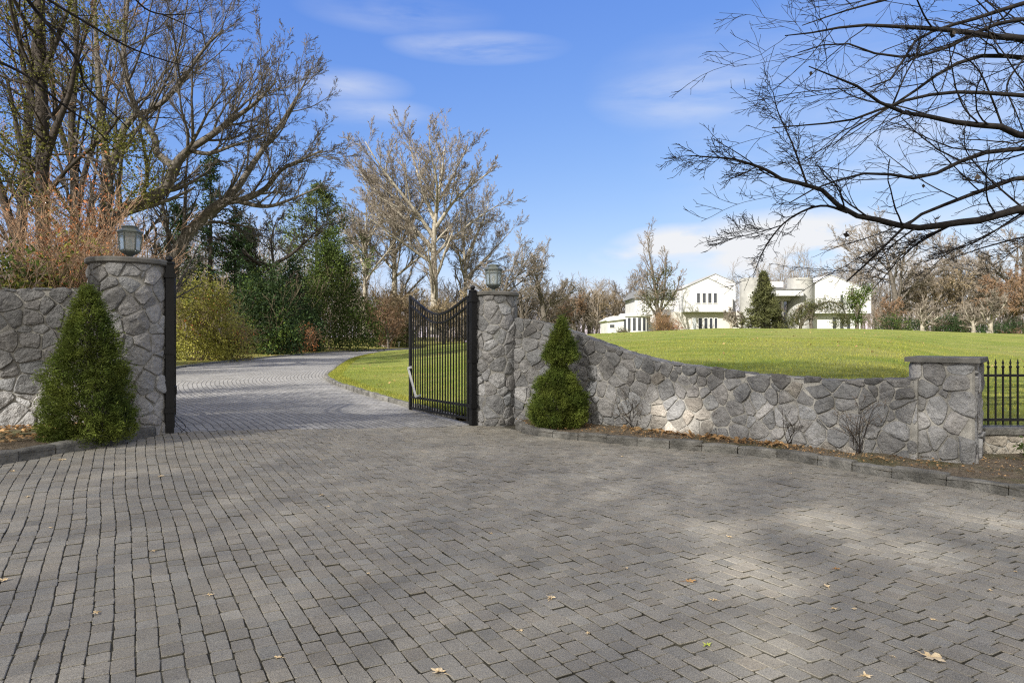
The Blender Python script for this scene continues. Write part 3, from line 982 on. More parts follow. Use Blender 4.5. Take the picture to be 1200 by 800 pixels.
def bare(root, P, R, spec, rs, matW, matT, wood_levels=1, sides0=9, rmin=.008, extra=None):
    """limbs P,R then levels of branches; links trunk and crown under root"""
    wm, cm = MB(), MB()
    Ps = P if isinstance(P, list) else [(P, R)]
    for (p, r) in Ps: wm.tubes(p, r, sides0)
    level = Ps
    for li, s in enumerate(spec):
        nxt = []
        for (p, r) in level:
            S, D, L, R0 = spawn(p, r, s['n'], s.get('t0', .25), s.get('t1', 1), s.get('ang', .7), s['lr'], s.get('rr', .55), rs, s.get('lmin', 0), s.get('sp', .25), s.get('fall', .45), s.get('lmax', 1e9), s.get('ad', 0))
            nxt.append(grow(S, D, L, np.maximum(R0, rmin), s.get('K', 6), s.get('jit', .13), s.get('trop', .03), rs, s.get('taper', .3), rmin))
        tgt = wm if li < wood_levels else cm
        for (p, r) in nxt: tgt.tubes(p, r, s.get('sides', 4 if li < 2 else 3), 0, 1.0)
        level = nxt
    if extra is not None: extra(wm, cm, level)
    wm.build('trunk', matW, root, smooth=True)
    if cm.v: cm.build('crown', matT, root)
    return level


def one_trunk(H, r, rs, lean=(0, 0), K=12, jit=.04, taper=.25):
    return grow(np.zeros((1, 3)), np.array([[lean[0], lean[1], 1.0]]), np.array([H]), np.array([r]), K, jit, .04, rs, taper)


def foliage(mb, C, n, spread, size, rs, aspect=.5, tvar=.25, D=None, mat=0):
    """n leaves round every centre of C, each clump with its own lightness"""
    k = len(C)
    t = np.clip(rs.normal(1, tvar, k), .45, 1.7)
    X = np.repeat(C, n, 0) + rs.normal(0, 1, (k * n, 3)) * spread
    tt = np.repeat(t, n) * rs.uniform(.75, 1.25, k * n)
    dd = None if D is None else np.repeat(D, n, 0) + rs.normal(0, .5, (k * n, 3))
    mb.leaves(X, size, rs, aspect, dd, mat, tt)


def blob(n, rs, shell=.55):
    d = nrm(rs.normal(size=(n, 3)))
    return d * (shell + (1 - shell) * rs.uniform(0, 1, (n, 1)) ** .5)


# --- shrubs by the pillars: dwarf spruces clipped by nature
def spruce_shrub(name, label, loc, tiers, seed, trunk_h, lean=0.0):
    """tiers: list of (z0, z1, profile of (t, radius))"""
    rs = np.random.default_rng(seed)
    root = thing(name, label, 'shrub', loc)
    m = MB(); tr = spline([(0, 0, -.1), (lean * .5, 0, trunk_h * .5), (lean, 0, trunk_h)], 8)[None]
    m.tubes(tr, np.linspace(.045, .015, 8)[None], 7); m.build('trunk', M['bark'], root, smooth=True)
    m = MB()
    for (z0, z1, prof, ox, nc) in tiers:
        tt = rs.uniform(0, 1, nc)
        pr = np.interp(tt, [p[0] for p in prof], [p[1] for p in prof])
        keepw = rs.uniform(0, pr.max(), nc) < pr + .04
        tt, pr = tt[keepw], pr[keepw]
        a = rs.uniform(0, 2 * np.pi, len(tt))
        lump = np.array([mnoise.noise(Vector((math.cos(x) * 2.2, math.sin(x) * 2.2, z * 5.0 + seed))) for x, z in zip(a, tt)])
        rad = pr * (1 + .36 * lump) * np.sqrt(rs.uniform(.3, 1.0, len(tt)))
        C = np.stack([np.cos(a) * rad + ox + lean * tt * .3, np.sin(a) * rad, z0 + (z1 - z0) * tt + .04 * lump], 1)
        out = np.stack([np.cos(a), np.sin(a), np.full(len(a), .45)], 1)
        tv = np.clip(1 + .5 * lump + rs.normal(0, .17, len(tt)), .4, 1.8)
        k = 26
        X = np.repeat(C, k, 0) + rs.normal(0, .028, (len(C) * k, 3))
        m.leaves(X, .048, rs, .2, np.repeat(out, k, 0) + rs.normal(0, .65, (len(C) * k, 3)), 0, np.repeat(tv, k) * rs.uniform(.7, 1.3, len(C) * k))
    q = 60                                            # stray shoots
    ti = rs.integers(0, len(tiers), q); zz = rs.uniform(.05, .95, q); a = rs.uniform(0, 6.283, q)
    for k in range(q):
        z0, z1, prof, ox, nc = tiers[ti[k]]
        r0 = float(np.interp(zz[k], [p[0] for p in prof], [p[1] for p in prof]))
        dd = nrm(np.array([math.cos(a[k]), math.sin(a[k]), rs.uniform(.2, 1.1)]))
        st = np.array([math.cos(a[k]) * r0 * .95 + ox, math.sin(a[k]) * r0 * .95, z0 + (z1 - z0) * zz[k]])
        C = st + dd * np.linspace(0, rs.uniform(.06, .17), 16)[:, None] + rs.normal(0, .008, (16, 3))
        m.leaves(C, .045, rs, .2, dd + rs.normal(0, .6, (16, 3)), 0, rs.uniform(.8, 1.5))
    m.build('crown', M['spruce'], root)
    # bare inner twigs
    m = MB()
    for (z0, z1, prof, ox, nc) in tiers:
        q = 70
        z = rs.uniform(z0, z1, q); pr = np.interp((z - z0) / (z1 - z0), [p[0] for p in prof], [p[1] for p in prof])
        a = rs.uniform(0, 6.28, q)
        P, Rd = grow(np.stack([np.full(q, ox), np.zeros(q), z - .1], 1), np.stack([np.cos(a), np.sin(a), np.full(q, .5)], 1), pr * .9 + .02, np.full(q, .008), 5, .1, .02, rs, .3, .003)
        m.tubes(P, Rd, 3)
    m.build('twigs', M['twig'], root).name = 'branch'
    return root

spruce_shrub('spruce_shrub', 'cone shaped dark green dwarf spruce in front of the round gate pillar', (-5.43, 8.75, .33),
             [(0.0, 1.98, [(0, .47), (.08, .53), (.25, .52), (.5, .40), (.75, .25), (.9, .14), (1, .03)], 0, 3000)], 3, 1.8)
spruce_shrub('spruce_shrub', 'two tiered dwarf spruce with a gap at its waist before the swooping wall', (.80, 11.95, .1),
             [(0.02, 1.10, [(0, .36), (.10, .49), (.28, .52), (.5, .45), (.72, .34), (.88, .20), (1, .06)], 0, 2600),
              (1.13, 1.93, [(0, .20), (.09, .31), (.3, .28), (.55, .18), (.8, .09), (1, .012)], .05, 1100)], 9, 1.75, .06)

# --- small bare shrubs in the right bed
for i, (px, py, h, lab) in enumerate(((925, 523, .62, 'small bare dark twiggy shrub by the middle of the swooping wall'), (742, 503, .75, 'faint bare twiggy shrub near the tan stones of the swooping wall'),
                                      (1008, 532, .72, 'tall thin bare shrub close to the square pillar'), (845, 512, .55, 'small bare shrub between the tan stones and the dark twiggy shrub'))):
    rs = np.random.default_rng(60 + i)
    d = 1.5 * 800 / (py - 400)
    x = (px - 600) / 800 * d
    root = thing('bare_shrub', lab, 'shrub', (x, d, .1), 0, 'bare shrubs in the bed')
    n = 7
    a = rs.uniform(0, 6.28, n)
    P, Rd = grow(np.zeros((n, 3)) + rs.normal(0, .03, (n, 3)) * [1, 1, 0], np.stack([np.cos(a) * .5, np.sin(a) * .3, np.ones(n)], 1), rs.uniform(.6, 1.0, n) * h, np.full(n, .007), 7, .12, .05, rs, .4)
    bare(root, P, Rd, [dict(n=5, lr=.5, ang=.6, K=5, rr=.7), dict(n=4, lr=.4, ang=.6, K=4, rr=.7)], rs, M['darkbark'], M['twig'] if i else M['darkbark'], 1, 5, .0022)


# --- proto of tall bare tree with up-swept limbs
def proto_tree(name, label, loc, H, r, seed, spec, matW, matT, lean=(0, 0), rmin=.012, group=None, jit=.04, tr=.85, wl=2, rz=0, extra=None):
    rs = np.random.default_rng(seed)
    root = thing(name, label, 'tree', loc, rz, group)
    P, Rd = one_trunk(H * tr, r, rs, lean, jit=jit)
    bare(root, P, Rd, spec, rs, matW, matT, wl, 10, rmin, extra)
    return root

TALL = [dict(n=13, t0=.2, lr=.92, ang=.66, K=11, rr=.5, trop=.05, jit=.06, fall=.12, sp=.4), dict(n=15, t0=.12, lr=.40, ang=.65, K=8, rr=.5, trop=.04, jit=.08),
        dict(n=8, t0=.15, lr=.42, ang=.6, K=6, rr=.55, trop=.03, jit=.09), dict(n=6, t0=.15, lr=.5, ang=.55, K=4, rr=.6, trop=.02, jit=.1)]
ROUND = [dict(n=11, t0=.2, t1=1, lr=.85, ang=.8, K=9, rr=.6, trop=.03, jit=.10, fall=.3), dict(n=9, t0=.2, lr=.48, ang=.65, K=7, rr=.55, trop=.03, jit=.11),
         dict(n=8, t0=.15, lr=.48, ang=.65, K=5, rr=.55, trop=.02, jit=.12), dict(n=6, t0=.1, lr=.55, ang=.6, K=4, rr=.6, trop=.0, jit=.12)]

GB = 'bare trees behind the drive and house'
def gz(x, y):
    return float(lawn(x, y)) if x > np.interp(y, DR[:, 1][:180], DR[:, 0][:180]) else float(left_ground(x, y))

def pl(px, d, dz=-.15):
    x = (px - 600) / 800 * d
    return (x, d, gz(x, d) + dz)

def limb(pts, r0, r1, K=16):
    w = np.array([W(*p) for p in pts])
    P = spline(w, K)
    return P[None], np.linspace(r0, r1, K)[None]

def limb_tree(name, label, base, limbs, spec, seed, matW, matT, rmin, wl=1, group=None, extra=None):
    rs = np.random.default_rng(seed)
    b = np.array(base)
    root = thing(name, label, 'tree', tuple(b), 0, group)
    Ps = [(p - b, r) for (p, r) in limbs]
    bare(root, Ps, None, spec, rs, matW, matT, wl, 9, rmin, extra)
    return root

sb = np.array(pl(509, 102))
SYC = [dict(n=13, t0=.12, lr=.42, ang=.62, K=9, rr=.5, trop=.05, jit=.07, fall=.35), dict(n=9, t0=.12, lr=.42, ang=.58, K=7, rr=.52, trop=.04, jit=.08),
       dict(n=7, t0=.12, lr=.45, ang=.58, K=5, rr=.6, trop=.03, jit=.09), dict(n=4, t0=.1, lr=.5, ang=.55, K=4, rr=.7, jit=.1)]
t_syc = limb_tree('sycamore_tree', 'tallest pale barked bare tree in the middle distance beyond the gate', sb,
    [limb([(509, 392, 102), (509, 340, 102), (508, 288, 102), (511, 249, 102), (517, 210, 102), (521, 172, 102)], .7, .08), limb([(508, 278, 102), (489, 250, 101), (469, 225, 100), (442, 189, 99), (428, 166, 99)], .34, .06),
     limb([(509, 258, 102), (497, 228, 103), (490, 205, 104), (481, 174, 105), (478, 156, 105)], .3, .06), limb([(511, 266, 102), (532, 236, 101), (550, 219, 100), (577, 199, 99)], .3, .05),
     limb([(514, 236, 102), (528, 212, 104), (540, 188, 106), (550, 172, 107)], .26, .05), limb([(508, 292, 102), (472, 254, 104), (439, 222, 105), (421, 201, 106)], .32, .05),
     limb([(508, 300, 102), (535, 275, 104), (560, 255, 106), (584, 240, 107)], .28, .05), limb([(509, 310, 102), (480, 290, 100), (450, 268, 98), (424, 250, 97)], .26, .05), limb([(511, 250, 102), (512, 215, 98), (505, 180, 96), (503, 160, 95)], .26, .05)],
    SYC, 117, M['palebark'], M['greytwig'], .018, 1, GB)
t_oak = proto_tree('bare_tree', 'spreading bare tree leaning out behind the gate pillar lantern', pl(588, 98), 16, .5, 102, ROUND, M['bark'], M['greytwig'], rmin=.02, group=GB, tr=.6)
dup(t_syc, pl(462, 112), 2.1, .88, 'tall pale bare tree standing just behind the tallest pale tree')
dup(t_syc, pl(545, 118), 4.0, .78, 'tall pale bare tree between the tallest tree and the gate pillar lantern')
dup(t_syc, pl(428, 108), 5.1, .72, 'pale bare tree just beyond the tall yellow green arborvitae')
t_tan = proto_tree('bare_tree', 'bushy reddish tan bare tree just beyond the open gate leaf with sagging top', pl(478, 92), 11.5, .28, 103, ROUND, M['bark'], M['tantwig'], rmin=.022, group=GB, tr=.5)
t_red = proto_tree('bare_tree', 'reddish brown twiggy tree left of the white house behind the ornamental tree', pl(672, 112), 10, .25, 104, ROUND, M['bark'], M['redtwig'], rmin=.022, group=GB, tr=.5)
dup(t_oak, pl(640, 104), 1.9, 1.0, 'bare round crowned tree right of the gate pillar lantern')
dup(t_oak, pl(612, 116), 3.4, .9, 'bare tree directly behind the gate pillar lantern')
dup(t_tan, pl(560, 96), 2.2, .95, 'tan twiggy bare tree behind the gate pillar where the swooping wall starts')
dup(t_tan, pl(520, 96), 4.4, .8, 'low tan twiggy tree at the foot of the tallest pale tree')
dup(t_tan, pl(445, 90), 1.2, .9, 'tan twiggy tree beside the tall yellow green arborvitae')
dup(t_red, pl(455, 84), 3.3, .72, 'small reddish twiggy tree at the end of the driveway')
dup(t_red, pl(652, 120), 4.3, 1.1, 'low reddish twiggy tree above the sloping part of the swooping wall')
dup(t_tan, pl(690, 116), 5.3, 1.0, 'low tan twiggy tree just left of the low garage')
dup(t_tan, pl(712, 124), .3, 1.05, 'tan twiggy tree behind the low garage')
dup(t_oak, pl(738, 122), .8, .85, 'grey bare tree behind the rounded bay of the house')
dup(t_oak, pl(722, 128), 2.8, .6, 'small grey bare tree behind the garage roof')
dup(t_red, pl(750, 126), 1.4, .8, 'reddish bare tree behind the ivy covered tree')

# right of the house
dup(t_oak, pl(1052, 108), 2.3, 1.3, 'tall grey bare tree directly behind the house end wall')
dup(t_tan, pl(1098, 112), 3.1, 1.35, 'tan bare tree between the house and the pale ornamental trees')
dup(t_red, pl(1180, 98), .6, 1.3, 'reddish bare tree above the pale ornamental trees')
dup(t_oak, pl(1190, 106), 5.0, 1.5, 'largest grey bare tree beyond the iron fence end of the lawn')
dup(t_red, pl(1215, 92), 2.6, 1.3, 'reddish bare tree at the far edge of the lawn')
dup(t_red, pl(1040, 104), 4.0, .8, 'low reddish bare tree against the house end wall')
dup(t_tan, pl(1140, 118), 1.6, 1.4, 'tan bare tree far behind the pale ornamental trees')
dup(t_oak, pl(1120, 120), 3.6, 1.25, 'grey bare tree far behind the tan one right of the house')
t_orn = proto_tree('ornamental_tree', 'pale barked low spreading ornamental tree on the lawn crest nearest the house', pl(1081, 76), 5.6, .26, 105, ROUND, M['palebark'], M['greytwig'], rmin=.014, group='pale ornamental trees on the lawn crest', tr=.42)
dup(t_orn, pl(1141, 74), 2.0, .92, 'pale ornamental tree in the middle of the three on the lawn crest')
dup(t_orn, pl(1160, 71), 4.1, 1.22, 'largest pale ornamental tree on the lawn crest, thick trunked')
dup(t_orn, pl(857, 84), 1.1, .8, 'small bare ornamental tree in front of the lower windows of the gabled wing')
dup(t_orn, pl(869, 85), 3.0, .68, 'smallest bare tree before the house beside the broad conifer')
dup(t_orn, pl(938, 85), 5.2, .95, 'bare tree before the grey tower beside the entrance')


# --- far wood as one mass
def wood_extra(n=0): pass
m = MB(); rs = np.random.default_rng(300)
for (x0, x1, d0, d1, h0, h1, q) in ((-34, 20, 112, 150, 5, 10, 260), (-34, 30, 106, 120, 1.5, 3.2, 170), (44, 120, 108, 150, 8, 14, 200), (44, 110, 100, 112, 2, 4, 110), (-75, -24, 80, 140, 8, 15, 190), (-95, -46, 18, 56, 8, 14, 90)):
    xs = rs.uniform(x0, x1, q); ysd = rs.uniform(d0, d1, q); hs = rs.uniform(h0, h1, q)
    S = np.stack([xs, ysd, np.array([gz(a, b) for a, b in zip(xs, ysd)])], 1)
    P, Rd = grow(S, np.tile([0, 0, 1.0], (q, 1)), hs, hs * .010 + .02, 8, .07, .05, rs, .2)
    m.tubes(P, Rd, 4, 0, rs.uniform(.7, 1.2, q))
    S, D, L, R0 = spawn(P, Rd, 14, .15, 1, .7, .45, .5, rs)
    P, Rd = grow(S, D, L, R0, 5, .14, .05, rs, .3, .02); m.tubes(P, Rd, 3)
    S, D, L, R0 = spawn(P, Rd, 9, .1, 1, .7, .5, .6, rs)
    P, Rd = grow(S, D, L, R0, 3, .14, .03, rs, .4, .018); m.tubes(P, Rd, 3, 0, rs.uniform(.7, 1.3, len(P)))
prop(m.build('far_wood', M['greytwig']), 'far brown mass of bare woodland beyond the house and drive', 'woodland', kind='stuff')


# --- the large leaning trees on the left, limbs traced then branched
BIG = [dict(n=15, t0=.2, lr=.55, ang=.68, K=11, rr=.48, trop=.035, jit=.075, fall=.4, ad=.3), dict(n=9, t0=.15, lr=.42, ang=.6, K=8, rr=.52, trop=.035, jit=.08),
       dict(n=7, t0=.15, lr=.42, ang=.58, K=6, rr=.55, trop=.025, jit=.09), dict(n=5, t0=.1, lr=.5, ang=.55, K=4, rr=.6, jit=.1)]
b1 = W(186, 434, 36)
limb_tree('leaning_tree', 'big bare tree whose grey limb leans low over the gate toward the driveway', b1,
          [limb([(186, 436, 36), (190, 360, 36), (197, 315, 36), (210, 289, 36), (225, 268, 35.8), (244, 249, 35.6), (262, 236, 35.4)], .38, .25),
           limb([(262, 236, 35.4), (285, 234, 35.2), (311, 221, 35), (330, 199, 34.8), (356, 186, 34.6), (378, 176, 34.4)], .19, .04),
           limb([(262, 236, 35.4), (279, 219, 35.8), (300, 187, 36), (326, 150, 36.4), (349, 112, 36.8), (360, 92, 37)], .20, .04),
           limb([(275, 235, 35.4), (311, 242, 34.6), (340, 234, 34), (375, 219, 33.5)], .14, .03),
           limb([(215, 282, 36), (237, 262, 36.6), (270, 262, 37), (311, 271, 37.5)], .12, .03)],
          [dict(BIG[0], n=10)] + BIG[1:], 201, M['bark'], M['bark'], .008)
b2 = W(108, 434, 34)
limb_tree('leaning_tree', 'big bare tree with many arching limbs spreading up across the sky behind the lantern', b2,
          [limb([(105, 436, 34), (112, 320, 34), (120, 275, 34), (142, 247, 34), (169, 236, 34), (195, 221, 33.8)], .42, .28),
           limb([(195, 221, 33.8), (204, 195, 33.6), (221, 176, 33.5), (244, 161, 33.4), (270, 142, 33.4), (300, 120, 33.4), (324, 95, 33.4)], .25, .05),
           limb([(204, 195, 33.6), (184, 180, 34.4), (180, 157, 34.8), (165, 139, 35), (150, 100, 35.4), (145, 50, 35.6), (150, 0, 36), (150, -60, 36)], .2, .06),
           limb([(120, 290, 34), (128, 210, 35), (150, 142, 35.4), (176, 131, 35.4), (199, 112, 35.2), (217, 90, 35), (240, 56, 34.6), (262, 35, 34.4)], .28, .05),
           limb([(128, 210, 35), (120, 150, 36), (115, 90, 36.6), (112, 30, 37), (105, -60, 37)], .22, .07),
           limb([(221, 176, 33.5), (245, 180, 33), (275, 170, 32.6), (310, 160, 32.4)], .12, .03)],
          BIG, 202, M['bark'], M['bark'], .008)
b3 = W(319, 418, 62)
limb_tree('bare_tree', 'dark crooked small tree with flat spreading branches above the dark evergreen shrub', b3,
          [limb([(319, 420, 62), (320, 350, 62), (319, 318, 62), (322, 308, 62)], .3, .22), limb([(321, 312, 62), (300, 307, 62), (262, 298, 62), (232, 283, 62)], .2, .05),
           limb([(321, 310, 62), (345, 295, 62), (378, 264, 61.5)], .18, .04), limb([(318, 318, 62), (290, 300, 61), (270, 284, 60.5), (240, 276, 60)], .16, .04), limb([(320, 308, 62), (318, 280, 63), (325, 255, 64)], .12, .03)],
          [dict(BIG[0], n=9), dict(BIG[1], n=7), dict(BIG[2], n=5), dict(BIG[3], n=3)], 203, M['darkbark'], M['darkbark'], .018)

# --- tall trunk with hanging ivy at the far left
def clumps(root, name, spots, mat, seed, size, n, sp, base, k=14, aspect=.6):
    rs = np.random.default_rng(seed)
    m = MB()
    for (px, py, d, rr) in spots:
        c = W(px, py, d) - base
        C = c + blob(k, rs, .2) * rr * np.array([1, 1, .8])
        foliage(m, C, n, sp, size, rs, aspect, .3)
    return m.build(name, mat, root)

b4 = W(52, 432, 27)
tr4 = limb_tree('ivy_hung_tree', 'tall dark trunk hung with yellowish ivy rising out of the picture', b4,
          [limb([(54, 436, 27), (52, 330, 27), (50, 240, 27), (50, 150, 27), (47, 60, 27), (46, -40, 27), (44, -120, 27)], .30, .16),
           limb([(52, 290, 27), (42, 230, 27.5), (30, 190, 28), (18, 140, 28), (8, 90, 28)], .16, .06), limb([(50, 200, 27), (66, 150, 26.6), (84, 100, 26.4), (92, 30, 26)], .15, .05),
           limb([(50, 150, 27), (30, 90, 27), (20, 30, 27), (5, -30, 27)], .13, .05), limb([(48, 90, 27), (70, 40, 27), (88, -10, 27)], .12, .05)],
          [dict(n=11, t0=.1, lr=.4, ang=.8, K=8, rr=.45, trop=.02, jit=.1), dict(n=7, t0=.1, lr=.5, ang=.7, K=6, rr=.5, jit=.11), dict(n=5, t0=.1, lr=.5, ang=.7, K=4, rr=.6, jit=.16)],
          204, M['darkbark'], M['darkbark'], .009)
clumps(tr4, 'ivy', [(64, 25, 26.5, .8), (90, 12, 26.5, .5), (128, 33, 26.5, .45), (30, 30, 27, .8), (12, 75, 27, .9), (50, 85, 26.6, .5), (14, 172, 26.5, .8), (5, 200, 26.5, .7), (140, 160, 26.2, .9), (118, 150, 26.2, .7), (155, 172, 26.4, .5), (48, 170, 26.7, .7), (95, 95, 27, .5), (25, 130, 27, .7), (36, 215, 27, .6), (60, 245, 26.8, .5), (172, 205, 26.6, .6), (165, 230, 26.6, .5), (20, 5, 27, .9)],
       M['ivy'], 401, .11, 24, .34, b4, 16)
b5 = W(14, 432, 30)
limb_tree('bare_tree', 'brown forked bare tree at the far left behind the yellow green shrub', b5,
          [limb([(14, 436, 30), (20, 320, 30), (26, 250, 30), (32, 160, 30), (40, 60, 30), (60, -60, 30)], .28, .1), limb([(22, 290, 30), (0, 220, 30), (-30, 120, 30), (-40, 20, 30)], .2, .06), limb([(29, 210, 30), (60, 160, 30.5), (84, 90, 31), (110, 10, 31)], .16, .05)],
          [dict(n=10, t0=.1, lr=.4, ang=.8, K=8, rr=.45, trop=.02, jit=.1), dict(n=7, t0=.1, lr=.5, ang=.7, K=6, rr=.5, jit=.11), dict(n=5, t0=.1, lr=.5, ang=.7, K=4, rr=.6, jit=.16)],
          205, M['darkbark'], M['redtwig'], .010)
b6 = W(86, 432, 40)
limb_tree('bare_tree', 'tall brown bare tree between the ivy hung trunk and the arching limbs', b6,
          [limb([(84, 434, 40), (86, 330, 40), (88, 230, 40), (84, 140, 40), (90, 60, 40), (84, -60, 40)], .34, .1), limb([(87, 270, 40), (100, 200, 40), (120, 140, 40), (130, 70, 40)], .2, .06), limb([(87, 200, 40), (68, 140, 40), (60, 70, 40), (66, 0, 40)], .18, .06)],
          [dict(n=9, t0=.15, lr=.45, ang=.7, K=9, rr=.45, jit=.08), dict(n=7, lr=.42, ang=.6, K=6, rr=.5, jit=.09), dict(n=5, lr=.45, ang=.6, K=5, rr=.55, jit=.1)], 206, M['darkbark'], M['darkbark'], .011)


# --- conifers
def conifer(name, label, loc, H, rb, seed, matL, z0=.1, nb=150, droop=-.05, size=.35, n=26, sp=.16, tvar=.25, group=None, up=.15, dens=6, aspect=.22, cat='tree', prof=1.0, taper_top=.02):
    rs = np.random.default_rng(seed)
    root = thing(name, label, cat, loc, 0, group)
    m = MB(); P, Rd = one_trunk(H, H * .016 + .05, rs, K=8, jit=.01, taper=.08); m.tubes(P, Rd, 7); 
    zz = z0 * H + (1 - z0) * H * (np.arange(nb) / nb) ** .95
    f = 1 - (zz - z0 * H) / (H * (1 - z0))
    L = rb * (f ** prof) * rs.uniform(.7, 1.12, nb) + H * taper_top
    a = rs.uniform(0, 6.283, nb)
    S = np.stack([np.zeros(nb), np.zeros(nb), zz], 1)
    Pb, Rb = grow(S, np.stack([np.cos(a), np.sin(a), np.full(nb, up)], 1), L, L * .012 + .008, 7, .05, droop, rs, .3)
    m.tubes(Pb, Rb, 3)
    m.build('trunk', M['darkbark'], root)
    c = MB()
    S2, D2, L2, R2 = spawn(Pb, Rb, dens, .2, 1.0, .8, .3, .6, rs)
    foliage(c, S2 + nrm(D2) * (L2 * .5)[:, None], n, sp, size, rs, aspect, tvar, D2)
    c.build('crown', matL, root)
    return root

conifer('spruce_tree', 'tall dark sparse conifer behind the leaning grey limb', pl(247, 58), 16.5, 3.3, 501, M['darkgreen'], .25, 60, -.04, .5, 9, .28, .25, 'dark sparse conifers', .1, 5)
conifer('spruce_tree', 'shorter dark sparse conifer between the leaning limb and the white pine', pl(277, 60), 12.5, 2.6, 502, M['darkgreen'], .25, 55, -.03, .45, 9, .25, .25, 'dark sparse conifers', .1, 5)
conifer('spruce_tree', 'dark conifer close behind the gate pillar beside the leaning trunk', pl(208, 56), 12, 3.2, 503, M['darkgreen'], .15, 70, -.04, .45, 10, .25, .25, 'dark sparse conifers', .1, 5)
conifer('pine_tree', 'bright green pine top standing above the arborvitae', pl(372, 82), 19.2, 9.0, 504, M['pinegreen'], .3, 75, .02, .55, 16, .3, .35, None, .22, 6, .2, prof=.8)
conifer('conifer_tree', 'broad olive conifer standing in front of the white house entrance', pl(895, 84), 7.2, 3.3, 505, M['olive'], .02, 190, -.02, .30, 13, .17, .3, None, .1, 6, .3, prof=1.05, taper_top=.008)
conifer('spruce_tree', 'dark conifer far behind the forsythia and the dark evergreen shrub', pl(292, 75), 13, 3.4, 506, M['darkgreen'], .05, 100, -.03, .5, 12, .28, .25, 'dark sparse conifers', .1, 6)


# --- leafy shrubs as clump volumes
def bush(name, label, loc, rad, seed, matL, nc=260, n=26, size=.14, sp=.2, shape='dome', matT='twig', tvar=.3, twigs=40, tmin=.005, aspect=.5, group=None, cat='shrub', mat2=None, frac2=.0):
    rs = np.random.default_rng(seed)
    root = thing(name, label, cat, loc, 0, group)
    rx, ry, h = rad
    m = MB()
    a = rs.uniform(0, 6.283, twigs)
    tl = rs.uniform(.6, 1.05, twigs)
    D = np.stack([np.cos(a) * rx * .8, np.sin(a) * ry * .8, np.full(twigs, h)], 1)
    P, Rd = grow(rs.normal(0, .15, (twigs, 3)) * [rx, ry, 0], D, tl * h, np.full(twigs, .0022 * h + .003), 9, .13, .02, rs, .3, tmin)
    m.tubes(P, Rd, 4)
    S, D2, L, R0 = spawn(P, Rd, 8, .2, 1, .65, .38, .6, rs)
    P2, R2 = grow(S, D2, L, R0, 6, .15, .02, rs, .4, tmin); m.tubes(P2, R2, 3)
    S, D2, L, R0 = spawn(P2, R2, 5, .2, 1, .6, .45, .7, rs)
    P2, R2 = grow(S, D2, L, R0, 4, .16, .02, rs, .5, tmin * .8); m.tubes(P2, R2, 3)
    m.build('stem', M[matT], root)
    if nc:
        b = blob(nc, rs, .35)
        b[:, 2] = np.abs(b[:, 2])
        lum = np.array([mnoise.noise(Vector((x[0] * 2.1 + seed, x[1] * 2.1, x[2] * 2.4))) for x in b])
        b *= (1 + .28 * lum)[:, None]
        if shape == 'cone': b[:, :2] *= (1.25 - .95 * np.clip(b[:, 2:3], 0, 1) ** 1.6); 
        C = b * np.array([rx, ry, h]) + [0, 0, h * .03]
        c = MB()
        k2 = rs.random(nc) < frac2
        foliage(c, C[~k2], n, sp, size, rs, aspect, tvar)
        if k2.any(): foliage(c, C[k2], n, sp, size, rs, aspect, tvar, mat=1)
        c.build('crown', [matL] + ([mat2] if mat2 else []), root)
    return root

bush('forsythia_shrub', 'large yellow green arching shrub beside the gate leaf seen edge on', pl(232, 41), (2.5, 2.0, 5.0), 601, M['yellowgreen'], 520, 24, .15, .34, matT='tantwig', twigs=44, mat2=M['rustleaf'], frac2=.05)
bush('forsythia_shrub', 'lower tan and rust twiggy shrub at the kerb before the dark evergreen', pl(270, 43), (1.6, 1.3, 2.9), 602, M['deadleaf'], 210, 22, .11, .28, matT='tantwig', twigs=60, mat2=M['yellowgreen'], frac2=.5)
bush('evergreen_shrub', 'rounded dark evergreen shrub between the forsythia and the tall arborvitae', pl(312, 55), (3.0, 2.4, 7.2), 603, M['darkgreen'], 620, 28, .20, .34, twigs=8, mat2=M['midgreen'], frac2=.2)
bush('arborvitae', 'tall yellow green arborvitae catching the sun at the bend of the driveway', pl(386, 72), (4.9, 3.5, 12.0), 604, M['arbor'], 820, 30, .24, .42, twigs=8, shape='cone', mat2=M['midgreen'], frac2=.28, cat='tree')
bush('arborvitae', 'dark green arborvitae tucked between the rounded shrub and the tall yellow green one', pl(345, 64), (2.4, 2.2, 8.5), 605, M['darkgreen'], 360, 26, .26, .34, twigs=8, shape='cone', cat='tree')
bush('red_leaved_shrub', 'small dark red leaved shrub at the foot of the arborvitae', pl(352, 62), (1.6, 1.2, 2.7), 606, M['rustleaf'], 70, 14, .14, .3, twigs=80, matT='redtwig')
bush('twiggy_shrub', 'brown bare twiggy shrub by the lawn at the far end of the driveway', pl(452, 88), (3.0, 2.2, 6.5), 607, M['olive'], 60, 14, .2, .4, twigs=150, matT='redtwig')
bush('evergreen_shrub', 'low green shrub by the white marker post at the far end of the driveway', pl(470, 92), (2.2, 1.6, 3.6), 608, M['midgreen'], 160, 20, .2, .3)
bush('evergreen_shrub', 'yellow green leafy shrub at the far left behind the curved dark wall', (-8.2, 11.0, .45), (1.0, .8, 2.55), 609, M['midgreen'], 420, 22, .085, .16, mat2=M['yellowgreen'], frac2=.45)
bush('evergreen_shrub', 'green leafy shrub behind the wall between the yellow green shrub and the red twigs', (-7.75, 11.55, .45), (.9, .7, 2.5), 610, M['midgreen'], 340, 22, .09, .18, mat2=M['yellowgreen'], frac2=.4)
bush('red_twig_shrub', 'tallest orange red twig shrub rising behind the curved dark wall', (-9.9, 15.8, .6), (1.3, 1.0, 4.7), 611, M['redleaf'], 150, 12, .08, .26, matT='redtwig', twigs=34, group='red twig shrubs')
